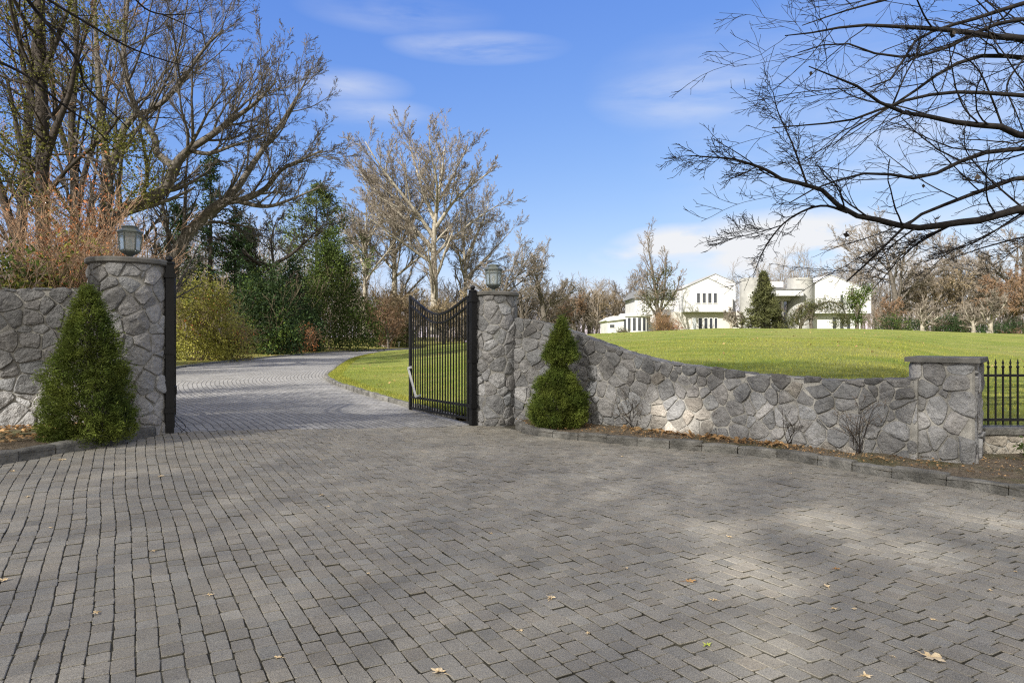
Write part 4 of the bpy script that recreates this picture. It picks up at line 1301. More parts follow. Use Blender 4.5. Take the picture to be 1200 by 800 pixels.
bush('red_twig_shrub', 'orange tan twig shrub immediately behind the gate pillar lantern beside the cone spruce', (-7.3, 11.5, .45), (.75, .7, 3.2), 612, M['redleaf'], 100, 12, .07, .24, matT='redtwig', twigs=46, group='red twig shrubs')
bush('red_twig_shrub', 'orange red twig shrub between the leafy shrub and the pillar', (-8.6, 13.0, .5), (1.0, .9, 4.0), 613, M['redleaf'], 130, 12, .08, .22, matT='redtwig', twigs=40, group='red twig shrubs')
bush('twiggy_shrub', 'brown undergrowth shrub under the arching bare limbs', pl(140, 33), (2.6, 2.0, 5.2), 614, M['ivy'], 200, 18, .12, .3, matT='twig', twigs=50)
bush('twiggy_shrub', 'brown and green undergrowth shrub behind the red twigs at the far left', pl(70, 25), (2.6, 1.8, 5.2), 615, M['ivy'], 260, 18, .11, .3, matT='twig', twigs=45)

# house planting
bush('evergreen_shrub', 'low dark shrub at the house end by the grey bare trees', pl(1048, 80), (2.6, 1.4, 2.1), 620, M['darkgreen'], 140, 20, .16, .22, mat2=M['midgreen'], frac2=.4)
bush('evergreen_shrub', 'dark evergreen hedge shrub behind the nearest pale ornamental tree', pl(1100, 84), (4.2, 1.5, 2.4), 621, M['darkgreen'], 200, 20, .18, .26)
bush('evergreen_shrub', 'dark evergreen shrub behind the middle pale ornamental tree', pl(1130, 84), (4.0, 1.5, 2.2), 622, M['darkgreen'], 180, 20, .18, .26)
bush('evergreen_shrub', 'dark low shrub right of the thick trunked ornamental tree', pl(1185, 78), (4.0, 1.5, 1.6), 623, M['darkgreen'], 180, 20, .16, .24, matT='redtwig')
bush('evergreen_shrub', 'low green shrub beside the garage corner', pl(729, 84), (1.2, .9, .9), 624, M['olive'], 70, 16, .12, .16)
bush('red_leaved_shrub', 'dark red brown shrub right of the ivy covered tree by the lower wall', pl(787, 84), (1.6, 1.1, 1.4), 625, M['rustleaf'], 80, 18, .12, .2, matT='redtwig')
bush('red_leaved_shrub', 'brown twiggy shrub at the base of the ivy covered tree', pl(777, 81), (1.5, 1.1, 2.6), 626, M['deadleaf'], 60, 14, .12, .25, matT='redtwig', twigs=110)
bush('yellow_shrub', 'small yellow shrub beside the entrance column', pl(912, 86), (.9, .8, 3.3), 627, M['yellowgreen'], 70, 16, .14, .2)

# ivy covered tree in front of the house's left end
b7 = np.array(pl(770, 82))
tr7 = limb_tree('ivy_covered_tree', 'bare tree wrapped in ivy standing before the rounded bay of the house', b7,
          [limb([(772, 392, 82), (771, 370, 82), (768, 340, 82), (764, 315, 82), (760, 292, 82), (759, 279, 82)], .3, .05), limb([(771, 375, 82), (778, 345, 82), (780, 318, 82), (781, 298, 82)], .2, .04),
           limb([(771, 372, 82), (758, 352, 82), (752, 335, 82), (750, 322, 82)], .16, .04), limb([(772, 368, 82), (786, 350, 82), (794, 336, 82), (797, 322, 82)], .14, .04)],
          [dict(n=13, t0=.2, lr=.34, ang=.6, K=6, rr=.5, trop=.08, jit=.1), dict(n=7, lr=.45, ang=.6, K=5, rr=.6), dict(n=5, lr=.5, ang=.6, K=3, rr=.6)], 207, M['bark'], M['twig'], .016)
clumps(tr7, 'ivy', [(768, 345, 82, 1.3), (764, 325, 82, .9), (779, 335, 82, 1.2), (781, 318, 82, .7), (770, 362, 82, 1.8), (760, 350, 82, 1.2), (783, 355, 82, 1.3), (755, 362, 82, 1.1), (788, 345, 82, .8), (772, 378, 82, 1.5)], M['olive'], 402, .16, 16, .3, b7, 22)
# weeping evergreen and the ivy tree by the right wing
b8 = np.array(pl(955, 84))
tr8 = limb_tree('weeping_tree', 'weeping grey green evergreen arching low before the right wing of the house', b8,
          [limb([(952, 390, 84), (950, 375, 84), (955, 360, 84), (965, 355, 84)], .22, .12), limb([(955, 362, 84), (942, 358, 84), (932, 366, 84), (928, 378, 84)], .12, .04), limb([(962, 356, 84), (975, 354, 84), (988, 362, 84), (993, 376, 84)], .12, .04)],
          [dict(n=10, t0=.2, lr=.3, ang=.8, K=6, rr=.5, trop=-.12, jit=.1), dict(n=6, lr=.5, ang=.5, K=5, rr=.6, trop=-.2)], 208, M['bark'], M['tantwig'], .016)
clumps(tr8, 'crown', [(940, 364, 84, 1.1), (948, 359, 84, 1.1), (958, 358, 84, 1.1), (968, 356, 84, 1.2), (978, 359, 84, 1.2), (986, 365, 84, 1.1), (930, 371, 84, .9), (991, 374, 84, 1.0), (984, 377, 84, .9), (927, 378, 84, .6)], M['olive'], 403, .2, 34, .28, b8, 20, .3)
b9 = np.array(pl(1004, 83))
tr9 = limb_tree('ivy_covered_tree', 'leafy green topped tree beside the end wall of the right wing', b9,
          [limb([(1004, 390, 83), (1004, 372, 83), (1002, 355, 83), (998, 342, 83)], .26, .1), limb([(1004, 370, 83), (1012, 352, 83), (1017, 338, 83)], .16, .06)],
          [dict(n=9, t0=.2, lr=.4, ang=.6, K=6, rr=.5, trop=.05, jit=.1), dict(n=6, lr=.45, ang=.6, K=4, rr=.6)], 209, M['bark'], M['twig'], .016)
clumps(tr9, 'ivy', [(998, 345, 83, 1.0), (1005, 350, 83, 1.1), (1016, 339, 83, .7), (1010, 347, 83, .7), (1004, 362, 83, .9), (996, 352, 83, .7), (1005, 374, 83, .6)], M['midgreen'], 404, .2, 20, .3, b9, 18)


# --- near tree at the right whose limbs hang over the wall
D0 = 8.6
b10 = np.array([9.7, 9.9, .45])
def lb(pts, r0, r1, da=0.0, db=0.0, K=20):
    n = len(pts)
    return limb([(p[0], p[1], D0 + da + (db - da) * i / (n - 1)) for i, p in enumerate(pts)], r0, r1, K)
nl = [
    lb([(1510, 250), (1400, 252), (1300, 246), (1200, 245), (1154, 257), (1120, 261), (1073, 267), (1031, 258), (993, 249), (967, 225), (946, 217), (916, 210)], .085, .022, .9, -.3, 26),
    lb([(916, 210), (895, 198), (861, 187), (830, 184), (803, 182)], .021, .005, -.3, -.7),
    lb([(993, 249), (967, 241), (942, 247), (916, 264), (895, 293), (883, 322)], .017, .005, 0, .3),
    lb([(916, 264), (890, 272), (850, 281)], .008, .004, .2, .2), lb([(946, 217), (929, 170), (912, 132), (906, 108)], .014, .005, -.2, -.5),
    lb([(1510, 160), (1350, 195), (1200, 208), (1163, 219), (1112, 238), (1073, 255), (1040, 285), (1014, 310), (992, 330)], .06, .010, .9, .6),
    lb([(1510, 120), (1330, 165), (1200, 174), (1146, 181), (1090, 206), (1061, 208), (1027, 202), (993, 208), (955, 221), (925, 238)], .06, .006, .9, -.6),
    lb([(1510, 140), (1300, 162), (1200, 159), (1175, 149), (1129, 145), (1086, 136), (1044, 128), (1010, 104), (980, 91), (948, 78)], .085, .006, .9, -1.0),
    lb([(1510, 60), (1300, 75), (1200, 68), (1154, 65), (1112, 79), (1073, 106), (1039, 128), (1001, 149), (975, 172)], .06, .007, .9, .4),
    lb([(1510, 20), (1300, 48), (1200, 45), (1154, 42), (1133, 38), (1095, 34), (1044, 31), (1001, 30), (955, 38), (920, 42)], .085, .006, .9, -.5),
    lb([(1510, -60), (1300, -20), (1200, 4), (1146, 21), (1095, 36), (1069, 52), (1047, 90), (1020, 102)], .06, .008, .9, -.2),
    lb([(1450, -120), (1300, -60), (1180, -30), (1080, -10), (1000, 10), (940, 30)], .06, .006, .9, .4),
    lb([(1073, 267), (1050, 284), (1032, 302), (1020, 318)], .012, .004, .2, .5), lb([(1120, 261), (1085, 280), (1058, 298), (1040, 316)], .012, .004, .3, .8),
    lb([(1200, 248), (1150, 280), (1112, 296), (1090, 315)], .014, .004, .6, 1.2), lb([(1300, 246), (1220, 275), (1182, 298), (1160, 315)], .014, .004, .6, 1.2),
    lb([(1200, 245), (1165, 215), (1150, 200), (1132, 176), (1130, 150)], .014, .006, .6, .3), lb([(1200, 68), (1180, 100), (1190, 130), (1200, 155)], .012, .007, .7, .8),
    lb([(1510, -20), (1300, 20), (1180, 25), (1100, 60), (1040, 66), (985, 50), (935, 62)], .05, .006, .9, -.4), lb([(1510, 100), (1320, 118), (1200, 112), (1120, 108), (1060, 118), (1000, 140), (950, 146), (905, 150)], .05, .006, .9, -.8),
    lb([(1510, 300), (1350, 290), (1230, 275), (1160, 288), (1110, 305)], .04, .006, 1.2, 1.4),
    lb([(1175, 149), (1160, 110), (1145, 80), (1120, 62), (1090, 58)], .014, .005, .6, -.2), lb([(1044, 128), (1060, 90), (1075, 60), (1080, 20)], .012, .005, .2, 0),
]
trunk_pts = np.array([b10 - [0, 0, .4], b10 + [0, 0, 1.2], b10 + [-.05, -.1, 2.6], b10 + [.1, -.2, 4.2], b10 + [.3, -.2, 6.2], b10 + [.6, 0, 8.4]])
tp = spline(trunk_pts, 16)[None]
nl2 = [(tp, np.linspace(.24, .09, 16)[None])] + nl
rs = np.random.default_rng(210)
root = thing('overhanging_tree', 'near dark bare tree reaching in over the wall with drooping twiggy limbs', 'tree', tuple(b10))
Ps = [(p - b10, r) for (p, r) in nl2]
wm, cm = MB(), MB()
for p, r in Ps: wm.tubes(p, r, 9)
lev = Ps[1:]
for li, s in enumerate([dict(n=12, t0=.06, lr=.36, ang=.66, K=10, rr=.45, jit=.095, trop=.015, lmin=.3, lmax=1.35), dict(n=6, t0=.12, lr=.42, ang=.7, K=7, rr=.6, jit=.12, trop=.012, lmin=.12, lmax=.6), dict(n=3, t0=.15, lr=.42, ang=.75, K=5, rr=.7, jit=.13, trop=0, lmin=.07, lmax=.3)]):
    nxt = []
    for (p, r) in lev:
        S, D, L, R0 = spawn(p, r, s['n'], s['t0'], 1, s['ang'], s['lr'], s['rr'], rs, s['lmin'], .25, .4, s['lmax'])
        D = D * [1, .75, 1] + [-.15, 0, 0]
        D[:, 2] = np.where(S[:, 2] + b10[2] < 3.1, np.maximum(D[:, 2], -.35), D[:, 2])
        nxt.append(grow(S, D, L, np.clip(R0, .0032, .012), s['K'], s['jit'], s['trop'], rs, .5, .0027))
    for (p, r) in nxt: cm.tubes(p, r, 5 if li == 0 else 4 if li == 1 else 3)
    lev = nxt
wm.build('trunk', M['neardark'], root, smooth=True)
cm.build('crown', M['neardark'], root)
C = np.array([W(1082, 218, 8.6), W(1146, 207, 8.9), W(1143, 211, 8.9), W(992, 275, 8.6), W(950, 86, 8.2), W(1098, 255, 8.9), W(1118, 38, 8.7), W(1116, 41, 8.7), W(993, 272, 8.6)]) - b10
for c in C:
    m = MB(); m.leaves(c[None], .085, rs, .75); m.build('leaf', M['darkbark'], root)

# --- overhanging bare branches at the top left, from a tree standing left of the camera
b11 = np.array([-9.5, 4.5, .2])
def lt(pts, r0, r1, d0, d1, K=18):
    n = len(pts)
    return limb([(p[0], p[1], d0 + (d1 - d0) * i / (n - 1)) for i, p in enumerate(pts)], r0, r1, K)
anchor = b11 + np.array([.2, .2, 7.0])
lims = [lt([(20, -25), (40, 10), (90, 70), (100, 100), (140, 140), (155, 155)], .022, .006, 7.5, 9.0), lt([(-30, 60), (30, 88), (70, 120), (110, 150), (140, 180)], .018, .005, 7.5, 8.6),
        lt([(20, -25), (60, 2), (110, 32), (150, 55), (190, 70), (226, 80)], .018, .005, 7.5, 8.8), lt([(150, -10), (170, 10), (190, 17), (215, 17), (238, 14)], .012, .004, 8, 8.6), lt([(190, 17), (215, 28), (248, 46)], .008, .003, 8.2, 8.6)]
rs = np.random.default_rng(211)
tp = spline(np.array([b11 - [0, 0, .4], b11 + [0, .05, 2], b11 + [.1, .1, 4.5], anchor, b11 + [.4, .3, 10.5]]), 14)[None]
conn = [(spline(np.array([anchor, (anchor + l[0][0, 0]) / 2 + [0, 0, .5], l[0][0, 0]]), 8)[None], np.linspace(.06, l[1][0, 0], 8)[None]) for l in (lims[0], lims[1], lims[3])]
root = thing('overhanging_tree', 'near bare tree dangling a few long thin branches across the upper left sky', 'tree', tuple(b11))
bare(root, [(tp - b11, np.linspace(.22, .08, 14)[None])] + [(p - b11, r) for (p, r) in conn], None, [dict(n=4, t0=.5, lr=.3, ang=.8, K=6, rr=.4)], rs, M['neardark'], M['neardark'], 1, 8, .005)
cm = MB()
for p, r in lims: cm.tubes(p - b11, r, 6)
for p, r in lims:
    S, D, L, R0 = spawn(p - b11, r, 6, .2, 1, .6, .2, .5, rs, .1, .25, .4, .6)
    P2, R2 = grow(S, D, L, np.maximum(R0, .003), 6, .12, 0, rs, .5, .0025); cm.tubes(P2, R2, 4)
cm.build('branch', M['neardark'], root)


# --- trees standing behind the camera: they shade the forecourt
SUN = np.array([-.60 * math.cos(R_(33.0)), -.80 * math.cos(R_(33.0)), math.sin(R_(33.0))])
def shade_tree(name, label, loc, H, rad, seed, nc, n=84, size=.12):
    rs = np.random.default_rng(seed)
    root = thing(name, label, 'tree', loc)
    P, Rd = one_trunk(H * .55, .26, rs, taper=.4)
    wm = MB(); wm.tubes(P, Rd, 9)
    S, D, L, R0 = spawn(P, Rd, 16, .82, 1, .55, .55, .3, rs, fall=.1)
    P1, R1 = grow(S, D, L, R0, 9, .12, .03, rs); wm.tubes(P1, R1, 5)
    wm.build('trunk', M['bark'], root)
    a = rs.uniform(0, 6.283, nc * n); rr = (rad + 2.2) * np.sqrt(rs.uniform(0, 1, nc * n))
    X = np.stack([np.cos(a) * rr, np.sin(a) * rr, H * .79 + rs.uniform(-2.2, 2.2, nc * n) * np.sqrt(np.clip(1.15 - (rr / (rad + 2.2)) ** 2, 0, 1))], 1)
    X += .35 * np.sin(X[:, [1, 2, 0]] * 2.1 + seed)
    g = X + np.array(loc); g = g - SUN * (g[:, 2:3] / SUN[2])      # where a leaf's shade lands
    own = np.array([(q[0], q[1], q[2] * .79) for q in SHADE]); own = own - SUN * (own[:, 2:3] / SUN[2])
    dq = np.hypot(g[:, None, 0] - own[None, :, 0], g[:, None, 1] - own[None, :, 1])
    me_ = seed - 700
    mine = dq.argmin(1) == me_                       # keep leaves whose shade lands nearest own crown, so forecourt shade is even
    gap = np.zeros(len(X))  # holes shaped into the crowns so sun patches land on court and walls
    for (px, py, ax, ay) in ((885, 672, 55, 34), (965, 612, 45, 17), (835, 622, 42, 14), (1165, 612, 40, 12), (905, 765, 70, 40), (1080, 650, 45, 18), (105, 527, 60, 12), (816, 511, 34, 6)):
        d = 1280 / (py - 400.); cx = (px - 600) / 800 * d
        gap = np.maximum(gap, np.clip(1.35 - np.hypot((g[:, 0] - cx) / (ax / 800 * d), (g[:, 1] - d) / (ay * d * d / 1280)), 0, 1))
    X = X[(rs.random(len(X)) > gap * 1.5) & mine]
    c = MB(); c.leaves(X, size, rs, .6)
    c.build('crown', M['midgreen'], root)
    return root

SHADE = [(-25.5, -25.5, 28, 5.6, 640, 'tall street tree farthest to the left behind the viewpoint'), (-17.5, -25.0, 28, 5.4, 640, 'tall street tree straight up the road behind the viewpoint'),
         (-26.5, -18.5, 27, 5.4, 620, 'street tree nearest the curved dark wall behind the viewpoint'), (-17.8, -18.0, 28, 5.2, 580, 'street tree nearest behind the viewpoint'),
         (-11.5, -21.5, 27, 4.6, 400, 'slimmest street tree behind the viewpoint')]
for i, (x, y, H, rad, nc, lab) in enumerate(SHADE):
    shade_tree('street_tree', lab, (x, y, -.1), H, rad, 700 + i, nc)


# ------------------------------------------------------------------ the house
HD = 90.0
def hx(px): return (px - 600) / 800 * HD
def hz_(py): return CAMZ + (400 - py) / 800 * HD
house = thing('house', 'large white modern house with gables and two grey round towers on the hill', 'house', (hx(870), HD, hz_(388)))
HB = np.array([hx(870), HD, hz_(388)])
def hpart(name, mat, parent, fn):
    m = MB(); fn(m)
    for i in range(len(m.v)): m.v[i] = m.v[i] - HB
    return m.build(name, mat, parent)
def pr(pts): return [(hx(a), hz_(b)) for a, b in pts]
def hbox(m, x0, x1, yt, yb, d0, d1): m.box(hx(x0), hx(x1), HD + d0, HD + d1, hz_(yb), hz_(yt))
LOW = 396
hpart('lower_wall', M['cream'], house, lambda m: hbox(m, 791, 872, 365, LOW, 1.0, 9))
gw = hpart('gable_wall', M['stucco'], house, lambda m: m.prism(pr([(800.5, 365.3), (800.5, 338), (829, 325.3), (858.5, 339.8), (858.5, 365.3)]), HD, HD + 5))
bw = hpart('gable_wall', M['stucco'], house, lambda m: m.prism(pr([(801.5, LOW), (801.5, 338), (846, 318.3), (870.5, 328.8), (870.5, LOW)]), HD + 3, HD + 12))
def slope(m, a, b, d0, d1, th=.4):
    m.prism(pr([a, b, (b[0], b[1] - th), (a[0], a[1] - th)]), HD + d0, HD + d1)
hpart('roof', M['greystucco'], house, lambda m: (slope(m, (799.5, 338.4), (829, 325.2), -.12, 5), slope(m, (829, 325.2), (859.5, 340.2), -.12, 5)))
hpart('roof', M['greystucco'], house, lambda m: (slope(m, (829, 326), (846, 318.2), 2.88, 12), slope(m, (846, 318.2), (871.5, 329.2), 2.88, 12)))
hpart('vent', M['cream'], bw, lambda m: m.prism([(hx(846) + .28 * math.cos(a), hz_(324) + .28 * math.sin(a)) for a in np.linspace(0, 6.283, 16)[:-1]], HD + 2.9, HD + 3.0))
def window(x0, x1, yt, yb, d, pane, parent, fr=.6):
    f = hpart('window', M['whiteframe'], parent, lambda m: (hbox(m, x0 - fr, x0, yt - fr, yb + fr, d - .07, d + .05), hbox(m, x1, x1 + fr, yt - fr, yb + fr, d - .07, d + .05),
              hbox(m, x0, x1, yt - fr, yt, d - .07, d + .05), hbox(m, x0, x1, yb, yb + fr, d - .07, d + .05)))
    hpart('pane', pane, f, lambda m: hbox(m, x0, x1, yt, yb, d - .03, d + .04))
for x0, x1 in ((816.6, 820.2), (823.2, 827), (829.8, 833.6), (836.3, 840)): window(x0, x1, 343.5, 355, 0, M['pane'], house)
for i, (x0, x1) in enumerate(((814, 818), (821, 825), (827.8, 831.6), (834, 837.4), (840, 843))): window(x0, x1, 372.5, 386.5, 1.0, M['curtain'] if i == 0 else M['pane'], house)
window(857.2, 858.1, 343, 346, 3.0, M['pane'], house)
def tower(px, r):
    def f(m):
        rr = r / 800 * HD
        m.lathe([(rr, hz_(LOW)), (rr, hz_(325.6)), (rr - .25, hz_(325.6)), (rr - .25, hz_(328)), (.01, hz_(328))], 40, (hx(px), HD + rr - .6, 0))
    return f
hpart('tower', M['greystucco'], house, tower(884.3, 13.9))
hpart('tower', M['greystucco'], house, tower(941, 14.5))
hpart('entrance_wall', M['stucco'], house, lambda m: (hbox(m, 896, 932, 327, 334, 4.0, 10), hbox(m, 896, 932, 334, LOW, 4.6, 10)))
hpart('roof_edge', M['roofgrey'], house, lambda m: (hbox(m, 897, 931, 333.8, 334.8, 3.8, 4.1), hbox(m, 921, 922, 334.8, 337.5, 4.2, 4.6)))
window(900, 911, 336.8, 339.6, 4.6, M['pane'], house, .3)
hpart('canopy', M['stucco'], house, lambda m: hbox(m, 902, 935.5, 340.8, 347.4, -1.6, 4.55))
hpart('canopy_roof', M['roofgrey'], house, lambda m: hbox(m, 901.5, 936, 339.6, 340.7, -1.7, 4.5))
hpart('soffit', M['cream'], house, lambda m: hbox(m, 908, 930, 347.5, 352, .4, 4.5))
hpart('column', M['whiteframe'], house, lambda m: m.lathe([(.19, hz_(LOW)), (.19, hz_(352))], 16, (hx(920), HD + .9, 0)))
hpart('column', M['whiteframe'], house, lambda m: m.lathe([(.19, hz_(LOW)), (.19, hz_(352))], 16, (hx(907), HD + .9, 0)))
window(922.5, 925, 353.5, 386, 4.6, M['pane'], house); window(911, 917, 353.5, 386, 4.6, M['pane'], house)
hpart('wing_wall', M['stucco'], house, lambda m: m.prism(pr([(950, 366.7), (950, 334), (978, 321.5), (1025.5, 340.3), (1025.5, 366.7)]), HD + 1, HD + 9))
hpart('wing_lower_wall', M['stucco'], house, lambda m: hbox(m, 950, 1017.5, 366.7, LOW, 2.0, 9))
hpart('roof', M['whiteframe'], house, lambda m: (slope(m, (949, 334.4), (978, 321.4), .88, 9, .4), slope(m, (978, 321.4), (1026.2, 340.7), .88, 9, .4)))
hpart('vent', M['cream'], house, lambda m: m.prism([(hx(977) + .3 * math.cos(a), hz_(327) + .3 * math.sin(a)) for a in np.linspace(0, 6.283, 16)[:-1]], HD + .9, HD + 1.0))
window(988.8, 992.2, 344.8, 356.5, 1.0, M['pane'], house)
for x0, x1 in ((984, 988), (993, 997), (1001, 1005)): window(x0, x1, 371, 386, 2.0, M['pane'], house)
# left end
hpart('end_wall', M['stucco'], house, lambda m: (hbox(m, 752, 800, 346.5, LOW, 5, 13)))
hpart('roof', M['roofgrey'], house, lambda m: m.prism(pr([(748, 346.6), (756, 336), (801, 336), (801, 346.6)]), HD + 4.6, HD + 13))
hpart('roof', M['roofgrey'], house, lambda m: m.prism(pr([(776, 368.6), (781, 361), (795, 361), (796, 368.6)]), HD + 2.5, HD + 4.9))
def bay(m):
    rr = 17.5 / 800 * HD
    m.lathe([(rr, hz_(LOW)), (rr, hz_(370.4))], 30, (hx(748.5), HD + 2.5, 0))
bv = hpart('round_bay', M['stucco'], house, bay)
hpart('cornice', M['stucco'], bv, lambda m: m.lathe([(1.9, hz_(370.4)), (2.2, hz_(370.2)), (2.25, hz_(368)), (2.0, hz_(366.8)), (.01, hz_(366))], 30, (hx(748.5), HD + 2.5, 0)))
for a in np.radians([196, 216, 236, 256, 276, 296, 316, 336]):
    rr = 17.5 / 800 * HD + .012
    def bw_(m, a=a):
        m.lathe([(rr, hz_(387.5)), (rr, hz_(372))], 4, (hx(748.5), HD + 2.5, 0), a0=a - .10, a1=a + .10)
    hpart('window', M['pane'], bv, bw_)
gr = hpart('garage', M['stucco'], house, lambda m: hbox(m, 714, 734, 373.5, LOW, 1.5, 9))
hpart('roof', M['whiteframe'], gr, lambda m: m.prism(pr([(711.5, 375), (720, 369.8), (735, 369.8), (735, 373.4), (713, 376)]), HD + 1.2, HD + 9))
window(716.5, 722, 380, 383.5, 1.5, M['pane'], house, .4)
pm_ = MB()

# white rock and marker post at the far bend
m = MB()
rs = np.random.default_rng(81)
b = blob(1, rs)
th = np.linspace(0, math.pi / 2, 6); ph = np.linspace(0, 2 * math.pi, 13)[:-1]
v = [(.42 * math.cos(p) * math.sin(q) * (1 + .2 * math.sin(3 * p)), .3 * math.sin(p) * math.sin(q), .38 * math.cos(q) * (1 + .15 * math.cos(2 * p))) for q in th for p in ph]
m.add(v, [(i * 12 + j, (i + 1) * 12 + j, (i + 1) * 12 + (j + 1) % 12, i * 12 + (j + 1) % 12) for i in range(5) for j in range(12)])
x, y, z = pl(450, 88, 0.0); 
prop(m.build('white_rock', M['whiterock'], loc=(x, y, z - .05)), 'white rock on the verge at the far end of the driveway', 'rock')
x, y, z = pl(467.5, 90, 0)
root = thing('marker_post', 'short white marker post at the far end of the driveway', 'post', (x, y, z))
m = MB(); m.box(-.06, .06, -.06, .06, -.1, .6); m.build('post_shaft', M['whiteframe'], root)
m = MB(); m.box(-.16, .16, -.1, .1, .601, .72); m.build('head', M['whiteframe'], root)


# ------------------------------------------------------------------ grass blades, litter and fallen leaves
rs = np.random.default_rng(900)
m = MB()
def blades(x, y, z, h, w):
    n = len(x)
    a = rs.uniform(0, 6.283, n); l = rs.uniform(-.6, .6, (n, 2))
    B = np.stack([np.cos(a) * w, np.sin(a) * w, np.zeros(n)], 1)
    base = np.stack([x, y, z], 1); hh = h * rs.uniform(.5, 1.3, n)
    tip = base + np.stack([l[:, 0] * hh, l[:, 1] * hh, hh], 1)
    v = np.stack([base - B, base + B, tip], 1).reshape(-1, 3)
    m.add(v, np.arange(3 * n).reshape(n, 3), 0, np.repeat(np.clip(rs.normal(1, .25, n), .5, 1.7), 3))
n = 90000
yy = 9.0 + rs.uniform(0, 1, n) ** 1.6 * 22; xx = rs.uniform(-9, 20, n)
wall_x = np.interp(yy, wb[order, 1], wb[order, 0])
lim = np.where(yy < 13.1, wall_x + .2, np.interp(yy, DR[:, 1], DR[:, 0]) + .16)
k = (xx > lim) & (np.abs(xx) < yy * .8 + 1) & ~((xx > 4.6) & (xx < 6.3) & (yy < 9.25)) & (yy > 9.5 - .0 * xx)
xx, yy = xx[k], yy[k]
blades(xx, yy, lawn(xx, yy) - .01, .06, .006)
n = 14000
s_ = rs.uniform(0, 1, n); q = DR[(s_ * 120).astype(int)]
xx = q[:, 0] + rs.uniform(.12, .6, n); yy = q[:, 1] + rs.uniform(0, .5, n)
blades(xx, yy, lawn(xx, yy) - .01, .07, .006)
prop(m.build('grass', M['blade']), 'short lawn grass blades on the nearer lawn', 'grass', kind='stuff')

m = MB()
def litter(x, y, z, size, mats):
    n = len(x)
    C = np.stack([x, y, z + .012], 1)
    D = np.stack([rs.normal(size=n), rs.normal(size=n), rs.normal(0, .25, n)], 1)
    B = nrm(np.cross(D, np.stack([rs.normal(0, .3, n), rs.normal(0, .3, n), np.ones(n)], 1))); D = nrm(D); Nn = np.array([[0, 0, 1.0]])
    L = (size * rs.uniform(.5, 1.3, n))[:, None]
    v = np.stack([C - D * L * .5, C + B * L * .35 + Nn * L * rs.uniform(0, .3, (n, 1)), C + D * L * .5 + Nn * L * rs.uniform(0, .2, (n, 1)), C - B * L * .35 + Nn * L * rs.uniform(0, .3, (n, 1))], 1)
    m.add(v.reshape(-1, 3), np.arange(4 * n).reshape(n, 4), 0, np.repeat(np.clip(rs.normal(1, .3, n), .4, 1.8), 4))
def between(A, B, n, lo=0.0, hi=1.0, t0=0, t1=1):
    ia = spline(A, 200); ib = spline(B, 200)
    k = (rs.uniform(t0, t1, n) * 199).astype(int); t = rs.uniform(lo, hi, n)[:, None]
    p = ia[k] * (1 - t) + ib[k] * t + rs.normal(0, .03, (n, 2))
    return p[:, 0], p[:, 1]
bedB = np.vstack([WR[2:78:4] + [.0, .0], [[6.2, 8.9], [8, 8.95], [11, 8.95]]])
x, y = between(KR[8::8], bedB, 1700, .22, .88, 0, .8); litter(x, y, road(x, y) + .125, .035, 0)
x, y = between(KR[8::8], bedB, 190, .5, .9, .18, .42); litter(x, y, road(x, y) + .135, .09, 0)
x, y = between(KL[2:90:8], WL[3:52:5], 1300, .25, .95, 0, .8); litter(x, y, road(x, y) + .14, .07, 0)
xx = rs.uniform(-9, 22, 900); yy = rs.uniform(11, 60, 900)
k = (xx > np.interp(yy, DR[:, 1], DR[:, 0]) + .3) & (yy > 14); litter(xx[k], yy[k], lawn(xx[k], yy[k]) + .02, .09, 0)
q = DL[rs.integers(20, 190, 700)]; x = q[:, 0] - rs.uniform(.2, 3.5, 700); y = q[:, 1] + rs.uniform(0, 1, 700); litter(x, y, left_ground(x, y) + .02, .12, 0)
prop(m.build('leaf_litter', M['deadleaf']), 'brown and orange leaf litter strewn over beds and verges', 'leaf litter', kind='stuff')

# single leaves lying on the pavers
def leaf_mesh(seed, size, mat):
    rs = np.random.default_rng(seed)
    k = 20; a = np.linspace(0, 2 * math.pi, k, endpoint=False)
    r = size * .5 * (.62 + .38 * np.cos(5 * a) * (1 if seed % 2 else .6) + rs.normal(0, .08, k)) * (1 + .25 * np.cos(a))
    z = .005 + .007 * np.abs(rs.normal(0, 1, k)) * min(size, .1) / .1
    v = np.stack([r * np.cos(a), r * np.sin(a) * .8, z], 1)
    v = np.vstack([v, [[0, 0, .004]], [[-size * .85, size * .05, .004]], [[-size * .3, .004, .006]], [[-size * .3, -.004, .006]]])
    m = MB(); m.add(v, [(i, (i + 1) % k, k) for i in range(k)], 0, 1.0); m.f.append(np.array([[k + 1, k + 2, k + 3]])); m.m.append(np.array([0]))
    return m.build('fallen_leaf', mat)
LF = [(808, 684, .10, 'brownleaf', 'orange brown curled leaf lying alone on the middle of the forecourt'), (645, 704, .08, 'tanleaf', 'pale tan leaf lying beside a white fleck on the forecourt'),
      (515, 791, .10, 'tanleaf', 'lobed cream leaf nearest the viewer on the forecourt'), (829, 759, .06, 'greenleaf', 'yellow green leaf lying on the forecourt'), (1090, 773, .16, 'tanleaf', 'large flattened tan leaf near the lower right of the forecourt'),
      (980, 669, .07, 'brownleaf', 'dark brown leaf on the forecourt below the sunlit patch'), (969, 690, .07, 'tanleaf', 'tan leaf just below the dark brown leaf on the forecourt'), (837, 706, .06, 'tanleaf', 'small tan leaf below the orange brown curled leaf'),
      (3, 683, .09, 'tanleaf', 'cream leaf at the far left edge of the forecourt'), (113, 721, .06, 'tanleaf', 'pinkish tan leaf on the left columns of pavers'), (72, 540, .11, 'tanleaf', 'tan leaf lying just below the kerb of the cone spruce bed'),
      (188, 559, .09, 'tanleaf', 'cream leaf in front of the open gateway on the left pavers'), (327, 774, .05, 'tanleaf', 'whitish scrap of leaf on the lower left pavers')]
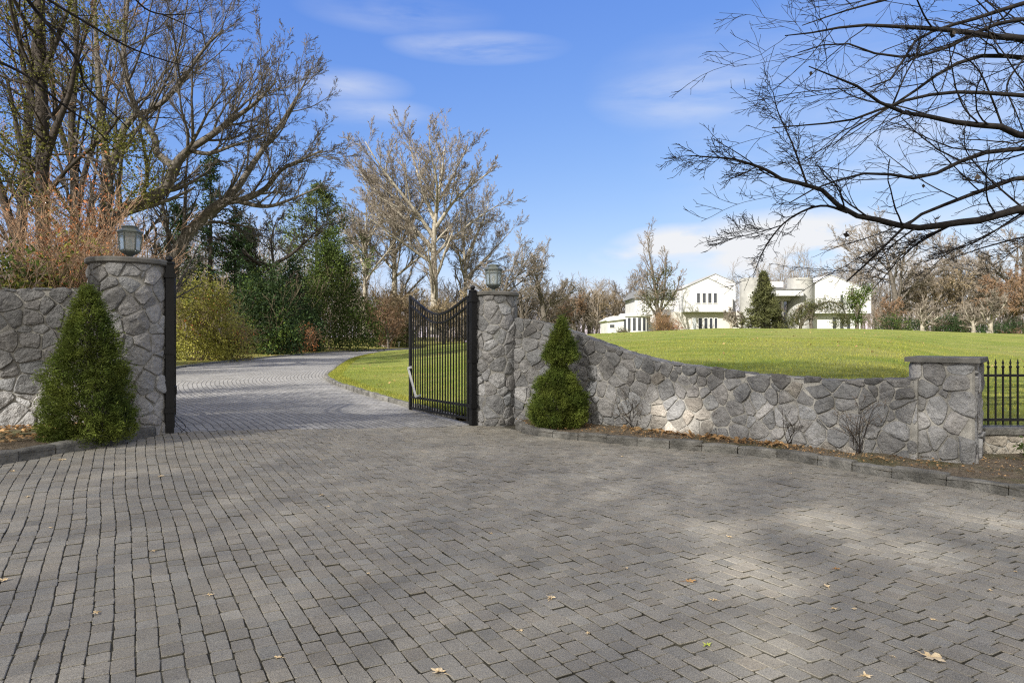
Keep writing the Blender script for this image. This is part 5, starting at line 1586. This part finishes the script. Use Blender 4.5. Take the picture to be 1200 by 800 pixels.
REST = [(14, 553), (32, 583), (180, 648), (283, 516), (308, 528), (377, 582), (384, 595), (376, 540), (729, 536), (734, 668), (883, 532), (1001, 716), (977, 716), (1094, 729), (1160, 694), (1014, 796), (1047, 773), (1190, 672), (1188, 586), (1062, 562), (1158, 577), (926, 556), (855, 631), (689, 745), (610, 742), (575, 627), (432, 674), (245, 700), (60, 620), (517, 560)]
protos = {}
for i, (px, py, s, mt, lab) in enumerate(LF):
    d = 1.6 / ((py - 400) / 800); x = (px - 600) / 800 * d
    for _ in range(3): d = (1.6 - float(road(x, d))) * 800 / (py - 400); x = (px - 600) / 800 * d
    o = leaf_mesh(i, s, M[mt]); o.location = (x, d, float(road(x, d)) + .014); o.rotation_euler = (0, 0, i * 1.3)
    prop(o, lab, 'leaf', 'fallen leaves on the pavers'); protos[i] = o
for i, (px, py) in enumerate(REST):
    d = 1.6 / ((py - 400) / 800); x = (px - 600) / 800 * d
    for _ in range(3): d = (1.6 - float(road(x, d))) * 800 / (py - 400); x = (px - 600) / 800 * d
    o = protos[[1, 6, 7, 9, 12][i % 5]].copy(); COL.objects.link(o)
    o.location = (x, d, float(road(x, d)) + .014); o.rotation_euler = (0, 0, i * 2.1)
    s = random.uniform(.55, 1.0); o.scale = (s, s, s)
    o['label'] = 'small pale fallen leaf lying flat on the grey forecourt pavers'
# weed by the fence
bush('green_weed', 'small bright green weed at the foot of the low tan wall', (6.65, 8.75, .1), (.16, .12, .26), 640, M['midgreen'], 26, 10, .05, .04, twigs=8, cat='plant')


# ------------------------------------------------------------------ light, sky, camera
SUN_EL, SUN_AZ = 33.0, math.atan2(-.60, -.80)       # direction to the sun in the xy plane: behind the camera and to the left
sd = Vector((-.60 * math.cos(R_(SUN_EL)), -.80 * math.cos(R_(SUN_EL)), math.sin(R_(SUN_EL)))).normalized()
su = bpy.data.lights.new('sun', 'SUN'); su.energy = 4.5; su.angle = R_(.53); su.color = (1.0, .945, .86)
so = bpy.data.objects.new('sun', su); so.rotation_euler = sd.to_track_quat('Z', 'Y').to_euler(); COL.objects.link(so)

w = bpy.data.worlds.new('World'); sc.world = w; w.use_nodes = True
nt = w.node_tree; N_, Lk = nt.nodes, nt.links
bg = N_['Background']; bg.inputs['Strength'].default_value = .1
sky = N_.new('ShaderNodeTexSky'); sky.sky_type = 'NISHITA'; sky.sun_disc = False
sky.sun_elevation = R_(SUN_EL); sky.sun_rotation = math.atan2(sd.x, sd.y)
sky.air_density = 1.0; sky.dust_density = .3; sky.ozone_density = 1.6
tc_ = N_.new('ShaderNodeTexCoord')
def vm(op, a, b=None, s=None):
    x = N_.new('ShaderNodeVectorMath'); x.operation = op
    for i, q in enumerate((a, b)):
        if q is None: continue
        if isinstance(q, tuple): x.inputs[i].default_value = q
        else: Lk.new(q, x.inputs[i])
    if s is not None: x.inputs['Scale'].default_value = s
    return x
def mm(op, a, b=0.0, clamp=False):
    x = N_.new('ShaderNodeMath'); x.operation = op; x.use_clamp = clamp
    for i, q in enumerate((a, b)):
        if isinstance(q, (int, float)): x.inputs[i].default_value = q
        else: Lk.new(q, x.inputs[i])
    return x.outputs[0]
dirv = vm('NORMALIZE', tc_.outputs['Generated']).outputs[0]
def cloudpatch(px, py, wx, wy, amp):
    """a soft patch of the sky in the direction of (px, py)"""
    c = nrm(np.array([(px - 600) / 800, 1.0, (400 - py) / 800]))
    d = vm('SUBTRACT', dirv, tuple(c))
    s = vm('MULTIPLY', d.outputs[0], (1 / wx, .8 / wx, 1 / wy))
    l = vm('LENGTH', s.outputs[0]).outputs['Value']
    return mm('MULTIPLY', mm('SUBTRACT', 1.0, l, True), amp)
def nz(scale, sx, sz, detail, seed):
    s = vm('MULTIPLY', dirv, (sx, sx, sz)); a = vm('ADD', s.outputs[0], (seed, seed * 2, seed * 3))
    x = N_.new('ShaderNodeTexNoise'); Lk.new(a.outputs[0], x.inputs['Vector']); x.inputs['Scale'].default_value = scale; x.inputs['Detail'].default_value = detail; x.inputs['Roughness'].default_value = .55; x.inputs['Distortion'].default_value = .3
    return x.outputs['Fac']
wisp = nz(3.0, 1.6, 9.0, 6, 3.3)
cum = nz(6.5, 1.2, 3.2, 7, 8.1)
pw = None
for p in ((560, 56, .13, .022, .8), (815, 110, .15, .05, .6), (400, 100, .10, .025, .5), (435, 132, .10, .022, .5), (860, 95, .2, .08, .3), (1080, 150, .35, .2, .4), (470, 18, .14, .025, .35)):
    q = cloudpatch(*p); pw = q if pw is None else mm('MAXIMUM', pw, q)
f1 = mm('MULTIPLY', pw, mm('MULTIPLY', mm('SUBTRACT', wisp, .30), 3.2, True))
pc = None
for p in ((925, 288, .18, .055, 2.3), (800, 288, .11, .034, 2.0), (1040, 320, .25, .06, 1.2), (735, 300, .06, .02, .9), (1250, 300, .3, .09, 1.1), (250, 300, .3, .08, .6)):
    q = cloudpatch(*p); pc = q if pc is None else mm('MAXIMUM', pc, q)
f2 = mm('MULTIPLY', pc, mm('MULTIPLY', mm('SUBTRACT', cum, .36), 4.5, True))
fac = mm('MAXIMUM', f1, f2, True)
mx = N_.new('ShaderNodeMix'); mx.data_type = 'RGBA'
sep = N_.new('ShaderNodeSeparateColor'); Lk.new(sky.outputs[0], sep.inputs[0]); hs = N_.new('ShaderNodeCombineColor')
for i, (k_, g_) in enumerate(((.60, 1.05), (.92, .79), (2.8, .34))):
    Lk.new(mm('MULTIPLY', mm('POWER', sep.outputs[i], g_), k_), hs.inputs[i])
Lk.new(fac, mx.inputs['Factor']); Lk.new(hs.outputs[0], mx.inputs[6]); mx.inputs[7].default_value = (4.7, 4.8, 5.0, 1)
# unseen warm white cloud added behind the viewpoint to neutralise the blue shade
sp_ = N_.new('ShaderNodeSeparateXYZ'); Lk.new(dirv, sp_.inputs[0])
rear = mm('ADD', mm('MULTIPLY', sp_.outputs['Y'], -1.6), mm('SUBTRACT', mm('MULTIPLY', sp_.outputs['Z'], 1.5), .55))
rear = mm('MULTIPLY', mm('ADD', rear, mm('SUBTRACT', nz(2.2, 1.0, 2.0, 6, 5.5), .5)), 2.2, True)
mx2 = N_.new('ShaderNodeMix'); mx2.data_type = 'RGBA'
Lk.new(mm('MULTIPLY', rear, .92), mx2.inputs['Factor']); Lk.new(mx.outputs[2], mx2.inputs[6]); mx2.inputs[7].default_value = (6.4, 6.0, 5.3, 1)
Lk.new(mx2.outputs[2], bg.inputs['Color'])

cam = bpy.data.cameras.new('camera'); cam.sensor_width = 36; cam.lens = 24; cam.clip_end = 8000; cam.clip_start = .05
co_ = bpy.data.objects.new('camera', cam); co_.location = (0, 0, CAMZ); co_.rotation_euler = (R_(90), 0, 0); COL.objects.link(co_)
sc.camera = co_
sc.view_settings.view_transform = 'Standard'; sc.view_settings.look = 'None'; sc.view_settings.exposure = .9; sc.view_settings.gamma = 1
sc.render.engine = 'CYCLES'
sc.cycles.use_denoising = False
sc.cycles.filter_width = 1.2
sc.cycles.max_bounces = 6; sc.cycles.transparent_max_bounces = 6; sc.cycles.diffuse_bounces = 3; sc.cycles.glossy_bounces = 2; sc.cycles.transmission_bounces = 4
